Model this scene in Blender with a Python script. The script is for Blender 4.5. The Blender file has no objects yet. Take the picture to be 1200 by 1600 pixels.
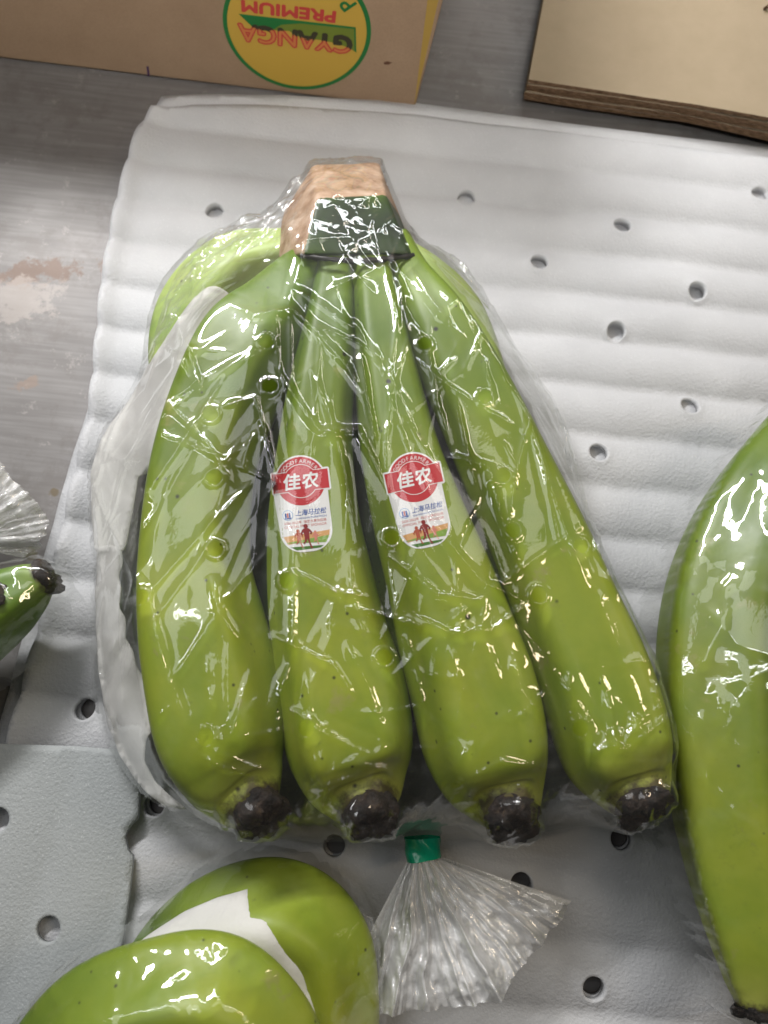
import bpy, bmesh, math, random
import numpy as np
from mathutils import Vector, Matrix, Euler
from mathutils.bvhtree import BVHTree
from mathutils.geometry import delaunay_2d_cdt

random.seed(7)
RNG = np.random.default_rng(11)
S = bpy.context.scene
COL = S.collection

# ------------------------------------------------------------------ camera
TILT, ROLL, DIST, FPX = math.radians(16), math.radians(6.5), 0.34, 1200.0
ROT = Matrix.Rotation(TILT, 3, 'X') @ Matrix.Rotation(ROLL, 3, 'Z')
CAM = ROT @ Vector((0, 0, DIST))
cd = bpy.data.cameras.new('camera'); cam = bpy.data.objects.new('camera', cd); COL.objects.link(cam)
cam.matrix_world = Matrix.Translation(CAM) @ ROT.to_4x4()
cd.sensor_fit = 'VERTICAL'; cd.sensor_height = 36; cd.sensor_width = 27; cd.lens = 36 * FPX / 1600
cd.clip_start = 0.01; cd.clip_end = 50
cd.dof.use_dof = True; cd.dof.focus_distance = 0.285; cd.dof.aperture_fstop = 10
S.camera = cam

# ------------------------------------------------------------------ light
W = bpy.data.worlds.new('World'); S.world = W; W.use_nodes = True
bg = W.node_tree.nodes['Background']
bg.inputs[0].default_value = (1.0, 0.97, 0.93, 1); bg.inputs[1].default_value = 0.06
def tube(name, loc, target, sx, sy, power, colour, spread=180):
    l = bpy.data.lights.new(name, 'AREA'); l.shape = 'RECTANGLE'; l.size = sx; l.size_y = sy
    l.energy = power; l.color = colour; l.spread = math.radians(spread)
    o = bpy.data.objects.new(name, l); COL.objects.link(o)
    o.location = loc
    o.rotation_euler = (Vector(target) - Vector(loc)).to_track_quat('-Z', 'Y').to_euler()
tube('strip_lamp', (-0.34, 0.56, 0.66), (-.08, 0.26, 0), 0.42, 0.04, 7.0, (1.0, 0.985, 0.98), 125)
tube('strip_lamp', (0.15, 1.15, 1.15), (0, 0.45, 0), 0.8, 0.04, 3.6, (0.95, 0.98, 1.0))
tube('warm_lamp', (0.85, 0.20, 1.0), (0, 0.1, 0), 0.07, 0.5, 3.4, (1.0, 0.80, 0.56))
tube('side_glint', (-0.85, 0.05, 1.1), (0, 0.1, 0), 0.03, 0.55, 1.5, (0.97, 0.98, 1.0))  # unseen strip, added for glints on the film
tube('far_glint', (0.5, 0.85, 1.2), (0, 0.2, 0), 0.6, 0.03, 1.5, (1.0, 0.9, 0.78))  # another added strip, also there for film glints
tube('sheen_fill', (-0.75, 0.35, 2.1), (0, 0.1, 0), 0.8, 0.9, 6.5, (0.98, 0.99, 1.0))  # added soft panel that gives the film broad reflections
tube('sheen_fill', (0.8, 0.9, 2.0), (0, 0.1, 0), 0.5, 0.7, 3.0, (1.0, 0.95, 0.88))  # second added panel, warmer, for reflections from the right
tube('carton_fill', (0.10, -0.75, 1.5), (-.10, 0.55, 0.05), 0.5, 0.10, 1.9, (1.0, 0.97, 0.93), 30)  # unseen narrow beam, added to brighten the carton front
S.view_settings.view_transform = 'Standard'; S.view_settings.look = 'None'
S.view_settings.exposure = -0.14; S.view_settings.gamma = 1.0
cy = S.cycles
cy.use_denoising = True
cy.max_bounces = 10; cy.diffuse_bounces = 3; cy.glossy_bounces = 5; cy.transmission_bounces = 4
cy.transparent_max_bounces = 40
cy.caustics_reflective = False; cy.caustics_refractive = False
cy.sample_clamp_indirect = 4.0

# ------------------------------------------------------------------ helpers
def ray(px, py):
    return ROT @ Vector(((px - 600) / FPX, -(py - 800) / FPX, -1))
def P(px, py, z=0.0):
    d = ray(px, py); t = (z - CAM.z) / d.z
    return CAM + d * t
def depth(p): return -(ROT.transposed() @ (p - CAM)).z
def P2(pts, z): return [tuple(P(a, b, z)[:2]) for a, b in pts]

def mesh_obj(name, verts, faces, mats, parent=None, loc=None, smooth=True, midx=None, attr=None):
    """one linked mesh object; verts in world metres, origin moved to loc (or the parent's spot)"""
    v = np.asarray(verts, dtype=float).reshape(-1, 3)
    if parent is not None: base = Vector(parent['_base'])
    elif loc is not None: base = Vector(loc)
    else: base = Vector(((v[:, 0].min() + v[:, 0].max()) / 2, (v[:, 1].min() + v[:, 1].max()) / 2, v[:, 2].min()))
    v = v - np.array(base)
    me = bpy.data.meshes.new(name)
    me.from_pydata(v.tolist(), [], [tuple(int(i) for i in f) for f in faces])
    if not isinstance(mats, (list, tuple)): mats = [mats]
    for m in mats: me.materials.append(m)
    if midx is not None: me.polygons.foreach_set('material_index', np.asarray(midx, dtype=np.int32))
    if smooth: me.polygons.foreach_set('use_smooth', np.ones(len(me.polygons), dtype=bool))
    if attr is not None:
        a = me.attributes.new('along', 'FLOAT', 'POINT'); a.data.foreach_set('value', np.asarray(attr, dtype=np.float32))
    me.update()
    o = bpy.data.objects.new(name, me); COL.objects.link(o)
    if parent is not None:
        o.parent = parent
        o['_base'] = list(base)
    else:
        o.location = base; o['_base'] = list(base)
    return o
def tag(o, label=None, cat=None, group=None, kind=None):
    if label: o['label'] = label
    if cat: o['category'] = cat
    if group: o['group'] = group
    if kind: o['kind'] = kind
    return o
def thing(name, loc, label, cat, group=None):
    o = bpy.data.objects.new(name, None); COL.objects.link(o); o.location = loc; o['_base'] = list(loc)
    o.empty_display_size = 0.02
    return tag(o, label, cat, group)

def catmull(pts, n):
    p = np.asarray(pts, dtype=float); p = np.vstack([2 * p[0] - p[1], p, 2 * p[-1] - p[-2]])
    seg = len(p) - 3; out = []
    for k in range(n):
        t = k / (n - 1) * seg; i = min(int(t), seg - 1); u = t - i
        a, b, c, d = p[i:i + 4]
        out.append(0.5 * (2 * b + (c - a) * u + (2 * a - 5 * b + 4 * c - d) * u * u + (3 * b - a - 3 * c + d) * u ** 3))
    return np.array(out)

def vnoise(x, y, seed=0, z=None):
    """smooth value noise on arrays"""
    x = np.asarray(x, dtype=float); y = np.asarray(y, dtype=float)
    xi = np.floor(x).astype(np.int64); yi = np.floor(y).astype(np.int64)
    fx = x - xi; fy = y - yi; fx = fx * fx * (3 - 2 * fx); fy = fy * fy * (3 - 2 * fy)
    def h(a, b):
        n = (a * 374761393 + b * 668265263 + seed * 1442695041) & 0x7fffffff
        n = ((n ^ (n >> 13)) * 1274126177) & 0x7fffffff
        return ((n ^ (n >> 16)) & 0xffff) / 65535.0
    return (h(xi, yi) * (1 - fx) + h(xi + 1, yi) * fx) * (1 - fy) + (h(xi, yi + 1) * (1 - fx) + h(xi + 1, yi + 1) * fx) * fy

def inside(poly, x, y):
    poly = np.asarray(poly); r = np.zeros(x.shape, dtype=bool); n = len(poly)
    for i in range(n):
        x0, y0 = poly[i]; x1, y1 = poly[(i + 1) % n]
        c = (y0 > y) != (y1 > y)
        with np.errstate(divide='ignore', invalid='ignore'):
            r ^= c & (x < (x1 - x0) * (y - y0) / (y1 - y0 + 1e-15) + x0)
    return r
def segdist(x, y, a, b):
    ax, ay = a; bx, by = b; dx, dy = bx - ax, by - ay; L2 = dx * dx + dy * dy + 1e-18
    t = np.clip(((x - ax) * dx + (y - ay) * dy) / L2, 0, 1)
    return np.hypot(x - ax - t * dx, y - ay - t * dy), t
def resample(poly, step, closed=True, smooth=0):
    p = np.asarray(poly, dtype=float)
    q = np.vstack([p, p[:1]]) if closed else p
    if smooth:
        if closed:
            pp = np.vstack([p[-1:], p, p[:2]]); out = []
            for i in range(len(p)):
                a, b, c, d = pp[i:i + 4]
                for u in np.linspace(0, 1, 8, endpoint=False):
                    out.append(0.5 * (2 * b + (c - a) * u + (2 * a - 5 * b + 4 * c - d) * u * u + (3 * b - a - 3 * c + d) * u ** 3))
            q = np.array(out + [out[0]])
    d = np.r_[0, np.cumsum(np.hypot(*(q[1:] - q[:-1]).T))]
    n = max(8, int(d[-1] / step)); s = np.linspace(0, d[-1], n, endpoint=not closed)
    return np.c_[np.interp(s, d, q[:, 0]), np.interp(s, d, q[:, 1])]

def plan_mesh(poly, holes, step):
    """triangulate a plan outline with round holes: (xy array, triangles, boundary loops)"""
    out = resample(poly, step)
    loops = [out]; extra = []
    for hx, hy, r in holes:
        n = 28
        for k2 in (1.22, 1.5): extra += [(hx + r * k2 * math.cos(2 * math.pi * (k + k2) / n), hy + r * k2 * math.sin(2 * math.pi * (k + k2) / n)) for k in range(n)]
        loops.append(np.array([[hx + r * math.cos(2 * math.pi * k / n), hy + r * math.sin(2 * math.pi * k / n)] for k in range(n)]))
    x0, y0 = out.min(0); x1, y1 = out.max(0)
    gx = []; gy = []; row = 0; y = y0
    xs = np.arange(x0, x1, step)
    while y < y1:
        gx.append(xs + (step / 2 if row % 2 else 0)); gy.append(np.full(len(xs), y)); y += step * 0.866; row += 1
    gx = np.concatenate(gx); gy = np.concatenate(gy)
    gx += RNG.uniform(-.18, .18, gx.shape) * step; gy += RNG.uniform(-.18, .18, gy.shape) * step
    keep = inside(out, gx, gy)
    gx, gy = gx[keep], gy[keep]
    # keep clear of the outline
    cell = set()
    for px_, py_ in out:
        cell.add((int(math.floor(px_ / step)), int(math.floor(py_ / step))))
    near = np.array([(int(math.floor(a / step)), int(math.floor(b / step))) in cell for a, b in zip(gx, gy)])
    gx, gy = gx[~near], gy[~near]
    for hx, hy, r in holes:
        k = np.hypot(gx - hx, gy - hy) > r * 1.62
        gx, gy = gx[k], gy[k]
    pts = []; edges = []
    for L in loops:
        b = len(pts); n = len(L)
        pts += [Vector((float(a), float(c))) for a, c in L]
        edges += [(b + i, b + (i + 1) % n) for i in range(n)]
    pts += [Vector((float(a), float(c))) for a, c in zip(gx, gy)]
    pts += [Vector(q) for q in extra]
    v, e, f, *_ = delaunay_2d_cdt(pts, edges, [], 4, 1e-7)
    xy = np.array([(p.x, p.y) for p in v]); tri = np.array([t for t in f if len(t) == 3])
    ce = xy[tri].mean(1); keep = np.ones(len(tri), dtype=bool)
    for hx, hy, r in holes: keep &= np.hypot(ce[:, 0] - hx, ce[:, 1] - hy) > r * .985
    tri = tri[keep]
    a, b, c = xy[tri[:, 0]], xy[tri[:, 1]], xy[tri[:, 2]]
    ar = (b[:, 0] - a[:, 0]) * (c[:, 1] - a[:, 1]) - (b[:, 1] - a[:, 1]) * (c[:, 0] - a[:, 0])
    tri[ar < 0] = tri[ar < 0][:, ::-1]
    return xy, tri
def thick_sheet(xy, tri, ztop, thick):
    n = len(xy)
    v = np.vstack([np.c_[xy, ztop], np.c_[xy, ztop - thick]])
    edge = {}
    for t in tri:
        for i in range(3):
            a, b = int(t[i]), int(t[(i + 1) % 3])
            if (b, a) in edge: del edge[(b, a)]
            else: edge[(a, b)] = 1
    f = [tuple(t) for t in tri] + [tuple(t[::-1] + n) for t in tri] + [(b, a, a + n, b + n) for a, b in edge]
    return v, f

# ------------------------------------------------------------------ materials
def mat(name, base=(.5, .5, .5), rough=.5, spec=.5, metal=0.0):
    m = bpy.data.materials.new(name); m.use_nodes = True
    b = m.node_tree.nodes['Principled BSDF']
    b.inputs['Base Color'].default_value = (*base, 1); b.inputs['Roughness'].default_value = rough
    b.inputs['Specular IOR Level'].default_value = spec; b.inputs['Metallic'].default_value = metal
    return m, m.node_tree, b
def nd(t, k, **kw):
    n = t.nodes.new(k)
    for a, v in kw.items():
        if a in n.inputs.keys() if hasattr(n.inputs, 'keys') else False: n.inputs[a].default_value = v
        else: setattr(n, a, v)
    return n
def noise(t, scale, detail=3, rough=.5, stretch=None, coord='Object'):
    tc = nd(t, 'ShaderNodeTexCoord'); src = tc.outputs[coord]
    if stretch:
        mp = nd(t, 'ShaderNodeMapping'); mp.inputs['Scale'].default_value = stretch
        t.links.new(src, mp.inputs['Vector']); src = mp.outputs[0]
    n = nd(t, 'ShaderNodeTexNoise'); n.inputs['Scale'].default_value = scale
    n.inputs['Detail'].default_value = detail; n.inputs['Roughness'].default_value = rough
    t.links.new(src, n.inputs['Vector']); return n.outputs[0]
def ramp(t, src, stops):
    r = nd(t, 'ShaderNodeValToRGB'); cr = r.color_ramp
    while len(cr.elements) < len(stops): cr.elements.new(.5)
    for e, (p, c) in zip(cr.elements, stops):
        e.position = p; e.color = (*c, 1) if len(c) == 3 else c
    t.links.new(src, r.inputs[0]); return r.outputs[0]
def mix(t, fac, a, b, mode='MIX'):
    m = nd(t, 'ShaderNodeMix', data_type='RGBA', blend_type=mode)
    for s, i in ((fac, 0), (a, 6), (b, 7)):
        if isinstance(s, (int, float)): m.inputs[i].default_value = s
        elif isinstance(s, tuple): m.inputs[i].default_value = (*s, 1)
        else: t.links.new(s, m.inputs[i])
    return m.outputs[2]
def maths(t, op, a, b=0.0, c=0.0):
    m = nd(t, 'ShaderNodeMath', operation=op)
    for i, s in enumerate((a, b, c)):
        if isinstance(s, (int, float)): m.inputs[i].default_value = s
        else: t.links.new(s, m.inputs[i])
    return m.outputs[0]
def bump(t, src, strength, dist, bsdf=None):
    b = nd(t, 'ShaderNodeBump'); b.inputs['Strength'].default_value = strength; b.inputs['Distance'].default_value = dist
    t.links.new(src, b.inputs['Height'])
    if bsdf is not None: t.links.new(b.outputs[0], bsdf.inputs['Normal'])
    return b.outputs[0]
G1 = lambda v: (v, v, v)

# banana skin
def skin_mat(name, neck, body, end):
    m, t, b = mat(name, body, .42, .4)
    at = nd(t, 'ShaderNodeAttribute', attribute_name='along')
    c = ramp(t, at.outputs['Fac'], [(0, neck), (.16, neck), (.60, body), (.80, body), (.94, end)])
    n1 = noise(t, 45, 4, .55)
    c = mix(t, ramp(t, n1, [(.35, G1(0)), (.7, G1(1))]), c, mix(t, 1.0, c, (.66, .80, .70), 'MULTIPLY'))
    n2 = noise(t, 14, 2)
    c = mix(t, ramp(t, n2, [(.4, G1(0)), (.75, G1(.5))]), c, (.27, .36, .035))
    tc = nd(t, 'ShaderNodeTexCoord'); vo = nd(t, 'ShaderNodeTexVoronoi'); vo.inputs['Scale'].default_value = 62
    t.links.new(tc.outputs['Object'], vo.inputs['Vector'])
    sp = ramp(t, vo.outputs['Distance'], [(.035, G1(1)), (.075, G1(0))])
    sel = nd(t, 'ShaderNodeSeparateColor'); t.links.new(vo.outputs['Color'], sel.inputs[0])
    sp = maths(t, 'MULTIPLY', sp, maths(t, 'GREATER_THAN', sel.outputs[0], .45))
    c = mix(t, sp, c, (.02, .018, .008))
    n4 = noise(t, 150, 5, .75)
    c = mix(t, ramp(t, n4, [(.68, G1(0)), (.73, G1(.55))]), c, (.075, .085, .012))
    n5 = noise(t, 30, 6, .8)
    c = mix(t, ramp(t, n5, [(.60, G1(0)), (.70, G1(.35))]), c, (.13, .19, .02))
    v5 = nd(t, 'ShaderNodeTexVoronoi'); v5.inputs['Scale'].default_value = 150; t.links.new(tc.outputs['Object'], v5.inputs['Vector'])
    s5 = nd(t, 'ShaderNodeSeparateColor'); t.links.new(v5.outputs['Color'], s5.inputs[0])
    c = mix(t, maths(t, 'MULTIPLY', ramp(t, v5.outputs['Distance'], [(.05, G1(.8)), (.11, G1(0))]), maths(t, 'GREATER_THAN', s5.outputs[1], .62)), c, (.03, .03, .01))
    # pale scuffs
    n3 = noise(t, 60, 5, .7)
    c = mix(t, ramp(t, n3, [(.62, G1(0)), (.72, G1(.5))]), c, (.36, .31, .13))
    nb = maths(t, 'ADD', at.outputs['Fac'], maths(t, 'MULTIPLY', maths(t, 'SUBTRACT', noise(t, 140, 6, .75), .5), .16))
    c = mix(t, ramp(t, nb, [(.95, G1(0)), (.99, G1(.9))]), c, (.05, .03, .015))
    t.links.new(c, b.inputs['Base Color'])
    b.inputs['Subsurface Weight'].default_value = .18; b.inputs['Subsurface Radius'].default_value = (.004, .005, .001)
    b.inputs['Subsurface Scale'].default_value = .6
    bump(t, noise(t, 300, 3), .12, .0006, b)
    return m
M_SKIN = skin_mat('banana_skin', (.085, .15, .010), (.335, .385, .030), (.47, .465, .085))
M_SKIN_PALE_LIT = skin_mat('banana_skin_pale_lit', (.46, .55, .20), (.46, .56, .18), (.36, .44, .09))  # paler skin, with strong light and film veil put into the colour
M_SKIN_DEEP = skin_mat('banana_skin_deep', (.06, .125, .01), (.12, .21, .012), (.17, .26, .02))
M_SKIN_SHADED = skin_mat('banana_skin_shaded', (.03, .07, .006), (.05, .10, .008), (.06, .11, .01))  # shade of the gaps between fingers put into a darker green
m, t, b = mat('blossom_end', (.02, .015, .012), .55, .4); M_TIP = m
t.links.new(ramp(t, noise(t, 260, 5, .7), [(.36, (.008, .006, .006)), (.58, (.030, .018, .013)), (.76, (.12, .08, .05))]), b.inputs['Base Color'])
bump(t, noise(t, 420, 5, .7), .9, .0015, b)
m, t, b = mat('crown_skin', (.04, .08, .01), .38, .4); M_CROWN = m
t.links.new(ramp(t, noise(t, 42, 4, .6), [(.35, (.010, .020, .004)), (.55, (.022, .045, .006)), (.75, (.055, .10, .010))]), b.inputs['Base Color'])
bump(t, noise(t, 160, 3), .2, .0008, b)
m, t, b = mat('cut_flesh', (.5, .32, .2), .5, .4); M_CUT = m
t.links.new(ramp(t, noise(t, 130, 6, .65), [(.3, (.24, .13, .07)), (.5, (.42, .28, .19)), (.72, (.56, .42, .32))]), b.inputs['Base Color'])
bump(t, noise(t, 240, 5, .7), .6, .0012, b)
M_DARK, t, b = mat('dark_brown', (.010, .008, .006), .4, .5)

# packing foam
def foam_mat(name, col, tint, trans=.22, bs=.42):
    m, t, b = mat(name, col, .62, .35)
    tc = nd(t, 'ShaderNodeTexCoord'); vo = nd(t, 'ShaderNodeTexVoronoi'); vo.inputs['Scale'].default_value = 900
    t.links.new(tc.outputs['Object'], vo.inputs['Vector'])
    c = mix(t, ramp(t, noise(t, 24, 4, .6), [(.3, G1(0)), (.7, G1(1))]), col, tint)
    sp = nd(t, 'ShaderNodeTexVoronoi'); sp.inputs['Scale'].default_value = 2600
    t.links.new(tc.outputs['Object'], sp.inputs['Vector'])
    sc = nd(t, 'ShaderNodeSeparateColor'); t.links.new(sp.outputs['Color'], sc.inputs[0])
    c = mix(t, maths(t, 'MULTIPLY', maths(t, 'GREATER_THAN', sc.outputs[1], .965), .15), c, (.93, .93, .93))
    t.links.new(c, b.inputs['Base Color'])
    h = maths(t, 'ADD', maths(t, 'MULTIPLY', vo.outputs['Distance'], .35), noise(t, 700, 3, .6))
    bump(t, h, bs, .0008, b)
    tr = nd(t, 'ShaderNodeBsdfTranslucent'); tr.inputs[0].default_value = (.85, .86, .88, 1)
    mx = nd(t, 'ShaderNodeMixShader'); mx.inputs[0].default_value = trans
    t.links.new(b.outputs[0], mx.inputs[1]); t.links.new(tr.outputs[0], mx.inputs[2])
    t.links.new(mx.outputs[0], t.nodes['Material Output'].inputs['Surface'])
    return m
M_FOAM = foam_mat('white_foam', (.53, .535, .545), (.45, .455, .465))
M_FOAM2 = foam_mat('bluish_foam', (.37, .39, .39), (.33, .35, .35))
M_LINER = foam_mat('liner_foam', (.80, .785, .76), (.75, .73, .70), .10, .12)

# clear film
def film_mat(name, haze, hazecol=(.9, .92, .9), gl=1.9, rough=.07, bs=.35, sheen=.4, hr=(.3, .9, 3.6)):
    m = bpy.data.materials.new(name); m.use_nodes = True; t = m.node_tree
    for n in list(t.nodes):
        if n.type != 'OUTPUT_MATERIAL': t.nodes.remove(n)
    out = [n for n in t.nodes if n.type == 'OUTPUT_MATERIAL'][0]
    bn = bump(t, noise(t, 95, 4, .6), bs, .0022)
    tr = nd(t, 'ShaderNodeBsdfTransparent'); tr.inputs[0].default_value = (.975, .98, .975, 1)
    gb = nd(t, 'ShaderNodeBsdfGlossy'); gb.inputs['Roughness'].default_value = rough; gb.inputs['Color'].default_value = (1, 1, 1, 1)
    t.links.new(bn, gb.inputs['Normal'])
    gs = nd(t, 'ShaderNodeBsdfGlossy'); gs.inputs['Roughness'].default_value = .38; t.links.new(bn, gs.inputs['Normal'])
    gm = nd(t, 'ShaderNodeMixShader'); gm.inputs[0].default_value = sheen
    t.links.new(gb.outputs[0], gm.inputs[1]); t.links.new(gs.outputs[0], gm.inputs[2])
    fr = nd(t, 'ShaderNodeFresnel'); fr.inputs['IOR'].default_value = 1.48; t.links.new(bn, fr.inputs['Normal'])
    f = maths(t, 'MINIMUM', maths(t, 'MULTIPLY', fr.outputs[0], gl), .38)
    df = nd(t, 'ShaderNodeBsdfDiffuse'); df.inputs[0].default_value = (*hazecol, 1)
    hz = nd(t, 'ShaderNodeMixShader')
    t.links.new(maths(t, 'MULTIPLY', ramp(t, noise(t, 38, 5, .65), [(.38, G1(hr[0])), (.60, G1(hr[1])), (.75, G1(hr[2]))]), haze), hz.inputs[0])
    t.links.new(tr.outputs[0], hz.inputs[1]); t.links.new(df.outputs[0], hz.inputs[2])
    mx = nd(t, 'ShaderNodeMixShader'); t.links.new(f, mx.inputs[0])
    t.links.new(hz.outputs[0], mx.inputs[1]); t.links.new(gm.outputs[0], mx.inputs[2])
    t.links.new(mx.outputs[0], out.inputs['Surface'])
    return m
M_FILM = film_mat('clear_film', .009, gl=1.7, rough=.045, bs=.05, sheen=.20)
M_FOLD = film_mat('folded_film', .045, gl=1.7, rough=.05, bs=.2, sheen=.3)
M_TAIL = film_mat('gathered_film', .31, (.93, .93, .93), 2.1, .05, .25, .45, (.5, 1, 1.7))
m, t, b = mat('green_tape', (.0, .30, .16), .25, .6); M_TAPE = m

# cardboard
def card_mat(name, col, dk, flute=None):
    m, t, b = mat(name, col, .8, .2)
    c = mix(t, ramp(t, noise(t, 30, 5, .6), [(.3, G1(0)), (.75, G1(1))]), col, dk)
    c = mix(t, ramp(t, noise(t, 900, 2, .5, (1, .25, 1)), [(.45, G1(0)), (.8, G1(.35))]), c, tuple(v * .7 for v in col))
    c = mix(t, ramp(t, noise(t, 55, 2), [(.73, G1(0)), (.78, G1(.7))]), c, (.10, .05, .03))
    t.links.new(c, b.inputs['Base Color'])
    bump(t, noise(t, 500, 4, .6), .25, .0005, b)
    return m
M_CARD = card_mat('brown_cardboard', (.33, .225, .145), (.26, .172, .108))
M_KRAFT, t, b = mat('kraft_board', (.42, .33, .21), .85, .15)
t.links.new(mix(t, ramp(t, noise(t, 60, 5, .6), [(.3, G1(0)), (.75, G1(1))]), (.235, .19, .13), (.21, .168, .112)), b.inputs['Base Color'])
bump(t, noise(t, 700, 3), .2, .0004, b)
M_KEDGE, t, b = mat('kraft_edge', (.14, .085, .05), .9, .1)
t.links.new(ramp(t, noise(t, 300, 4, .6, (1, 1, 6)), [(.35, (.07, .04, .022)), (.65, (.20, .125, .075))]), b.inputs['Base Color'])
def flat(name, c, r=.5, s=.3): return mat(name, c, r, s)[0]
M_YEL = flat('yellow_print', (.46, .29, .045), .7); M_GRN = flat('green_print', (.012, .13, .03), .65)
M_RED = flat('red_print', (.42, .045, .035), .65); M_OLIVE = flat('olive_print', (.13, .17, .02), .65)
M_ORED = flat('faded_red_print', (.50, .16, .05), .65); M_INK = flat('dark_print', (.035, .03, .015), .65)
M_SIDE = flat('yellow_side_print', (.36, .23, .05), .8)
# steel table
m, t, b = mat('brushed_steel', (.36, .345, .335), .42, .5, .25); M_TABLE = m
c = mix(t, ramp(t, noise(t, 7, 5, .6), [(.3, G1(0)), (.7, G1(1))]), (.142, .134, .129), (.072, .066, .063))
c = mix(t, ramp(t, noise(t, 420, 2, .5, (.06, 1, 1)), [(.4, G1(0)), (.75, G1(.35))]), c, (.21, .205, .20))
c = mix(t, ramp(t, noise(t, 38, 6, .75), [(.52, G1(0)), (.62, G1(.5))]), c, (.085, .075, .068))
c = mix(t, ramp(t, noise(t, 90, 6, .8), [(.60, G1(0)), (.66, G1(.5))]), c, (.21, .195, .185))
tc = nd(t, 'ShaderNodeTexCoord')
def blob(px, py, rx, ry, ang, thr):
    p = P(px, py, 0); mp = nd(t, 'ShaderNodeMapping', vector_type='TEXTURE')
    mp.inputs['Location'].default_value = p; mp.inputs['Rotation'].default_value = (0, 0, ang); mp.inputs['Scale'].default_value = (rx, ry, 1)
    t.links.new(tc.outputs['Object'], mp.inputs['Vector'])
    ln = nd(t, 'ShaderNodeVectorMath', operation='LENGTH'); t.links.new(mp.outputs[0], ln.inputs[0])
    d = maths(t, 'ADD', ln.outputs['Value'], maths(t, 'MULTIPLY', maths(t, 'SUBTRACT', noise(t, 110, 6, .7), .5), 2.6))
    return ramp(t, d, [(thr, G1(1)), (thr + .25, G1(0))])
for args, colr, k in (((55, 425, .040, .009, .30, .45), (.085, .05, .032), .85), ((20, 470, .03, .02, .2, .4), (.24, .215, .195), .5),
                      ((85, 770, .004, .003, .4, .5), (.08, .055, .02), .8), ((50, 868, .004, .004, 0, .45), (.09, .075, .02), .7),
                      ((40, 600, .012, .005, .5, .3), (.16, .11, .08), .6)):
    c = mix(t, maths(t, 'MULTIPLY', blob(*args), k), c, colr)
t.links.new(c, b.inputs['Base Color'])
t.links.new(ramp(t, noise(t, 12, 4), [(.3, G1(.42)), (.7, G1(.6))]), b.inputs['Roughness'])
bump(t, noise(t, 350, 3, .6, (.05, 1, 1)), .10, .0004, b)

# ------------------------------------------------------------------ the table
def box_v(x0, x1, y0, y1, z0, z1):
    v = [(x, y, z) for z in (z0, z1) for y in (y0, y1) for x in (x0, x1)]
    f = [(0, 2, 3, 1), (4, 5, 7, 6), (0, 1, 5, 4), (2, 6, 7, 3), (1, 3, 7, 5), (0, 4, 6, 2)]
    return v, f
tb = thing('metal_table', (0, 0, -.04), 'grey brushed metal table with brown stains under the foam sheets', 'table')
v, f = box_v(-.9, .9, -.6, .9, -.012, 0.0); mesh_obj('table_top', v, f, M_TABLE, tb, smooth=False)
for nm, bx in (('rim', (-.9, .9, .9, .906, -.04, .01)), ('rim', (-.9, .9, -.606, -.6, -.04, .01)),
               ('rim', (-.906, -.9, -.6, .9, -.04, .01)), ('rim', (.9, .906, -.6, .9, -.04, .01))):
    v, f = box_v(*bx); mesh_obj(nm, v, f, M_TABLE, tb, smooth=False)

# ------------------------------------------------------------------ foam sheets
FZ = 0.0085
def foam_wave(x, y, period=.0232, amp=.0011, seed=1, ang=0.0):
    c, s = math.cos(ang), math.sin(ang); u = x * c + y * s; v = -x * s + y * c
    q = v + .004 * (vnoise(u * 9, v * 9, seed) - .5) + .0015 * (vnoise(u * 40, v * 30, seed + 4) - .5)
    w = np.abs(np.sin(np.pi * q / period)) ** .75
    a = amp * (.55 + .9 * vnoise(u * 7, v * 14, seed + 9))
    return a * (w - 1) + .0012 * (vnoise(u * 16, v * 16, seed + 2) - .5) + .0002 * (vnoise(u * 90, v * 90, seed + 3) - .5)
def rim_curl(xy, poly, h, w):
    d = np.full(len(xy), 9.0)
    for a, b in poly: d = np.minimum(d, segdist(xy[:, 0], xy[:, 1], a, b)[0])
    return h * np.exp(-(d / w) ** 2)
top_out = [(238, 172), (300, 163), (420, 160), (640, 172), (900, 205), (1300, 255), (1380, 800), (1420, 1720), (60, 1720), (-60, 1500),
           (5, 1190), (40, 1060), (80, 905), (118, 735), (140, 640), (150, 540), (160, 440), (182, 320), (205, 235), (216, 205)]
low_out = [(252, 150), (300, 146), (450, 148), (640, 160), (900, 195), (1320, 245), (1400, 800), (1440, 1740), (20, 1740), (-110, 1500),
           (-15, 1180), (10, 1090), (60, 900), (108, 730), (150, 600), (170, 440), (200, 300), (225, 200)]
holes_px = [(334, 328), (729, 306), (973, 351), (843, 408), (1090, 454), (964, 515), (1080, 632), (936, 706), (130, 1108),
            (240, 1258), (522, 1322), (970, 1311), (928, 1545), (815, 1382), (1190, 300), (1145, 1330), (600, 200 + 10 ** 4)]
FH = [(*P(a, b, FZ)[:2], .0042) for a, b in holes_px[:-1]]
po = P2(low_out, .003)
xy, tri = plan_mesh(po, [(a + .0008, b + .0006, r_) for a, b, r_ in FH if b < -.05], .004)
z = .0030 + foam_wave(xy[:, 0], xy[:, 1], .0232, .0005, 21)
v, f = thick_sheet(xy, tri, z, .0025)
tag(mesh_obj('foam_sheet', v, f, M_FOAM), 'lower white foam sheet whose edge just shows beyond the upper sheet', 'foam sheet', 'white foam sheets on the table')
po = P2(top_out, FZ)
xy, tri = plan_mesh(po, FH, .0026)
z = FZ + foam_wave(xy[:, 0], xy[:, 1], .0232, .0034)
left = P2([(5, 1190), (80, 905), (140, 640), (160, 440), (205, 235), (238, 172)], FZ)
z += rim_curl(xy, list(zip(left[:-1], left[1:])), .0035, .006)
for hx, hy, r in FH: z += .0006 * np.exp(-((np.hypot(xy[:, 0] - hx, xy[:, 1] - hy) - r) / .002) ** 2)
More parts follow.
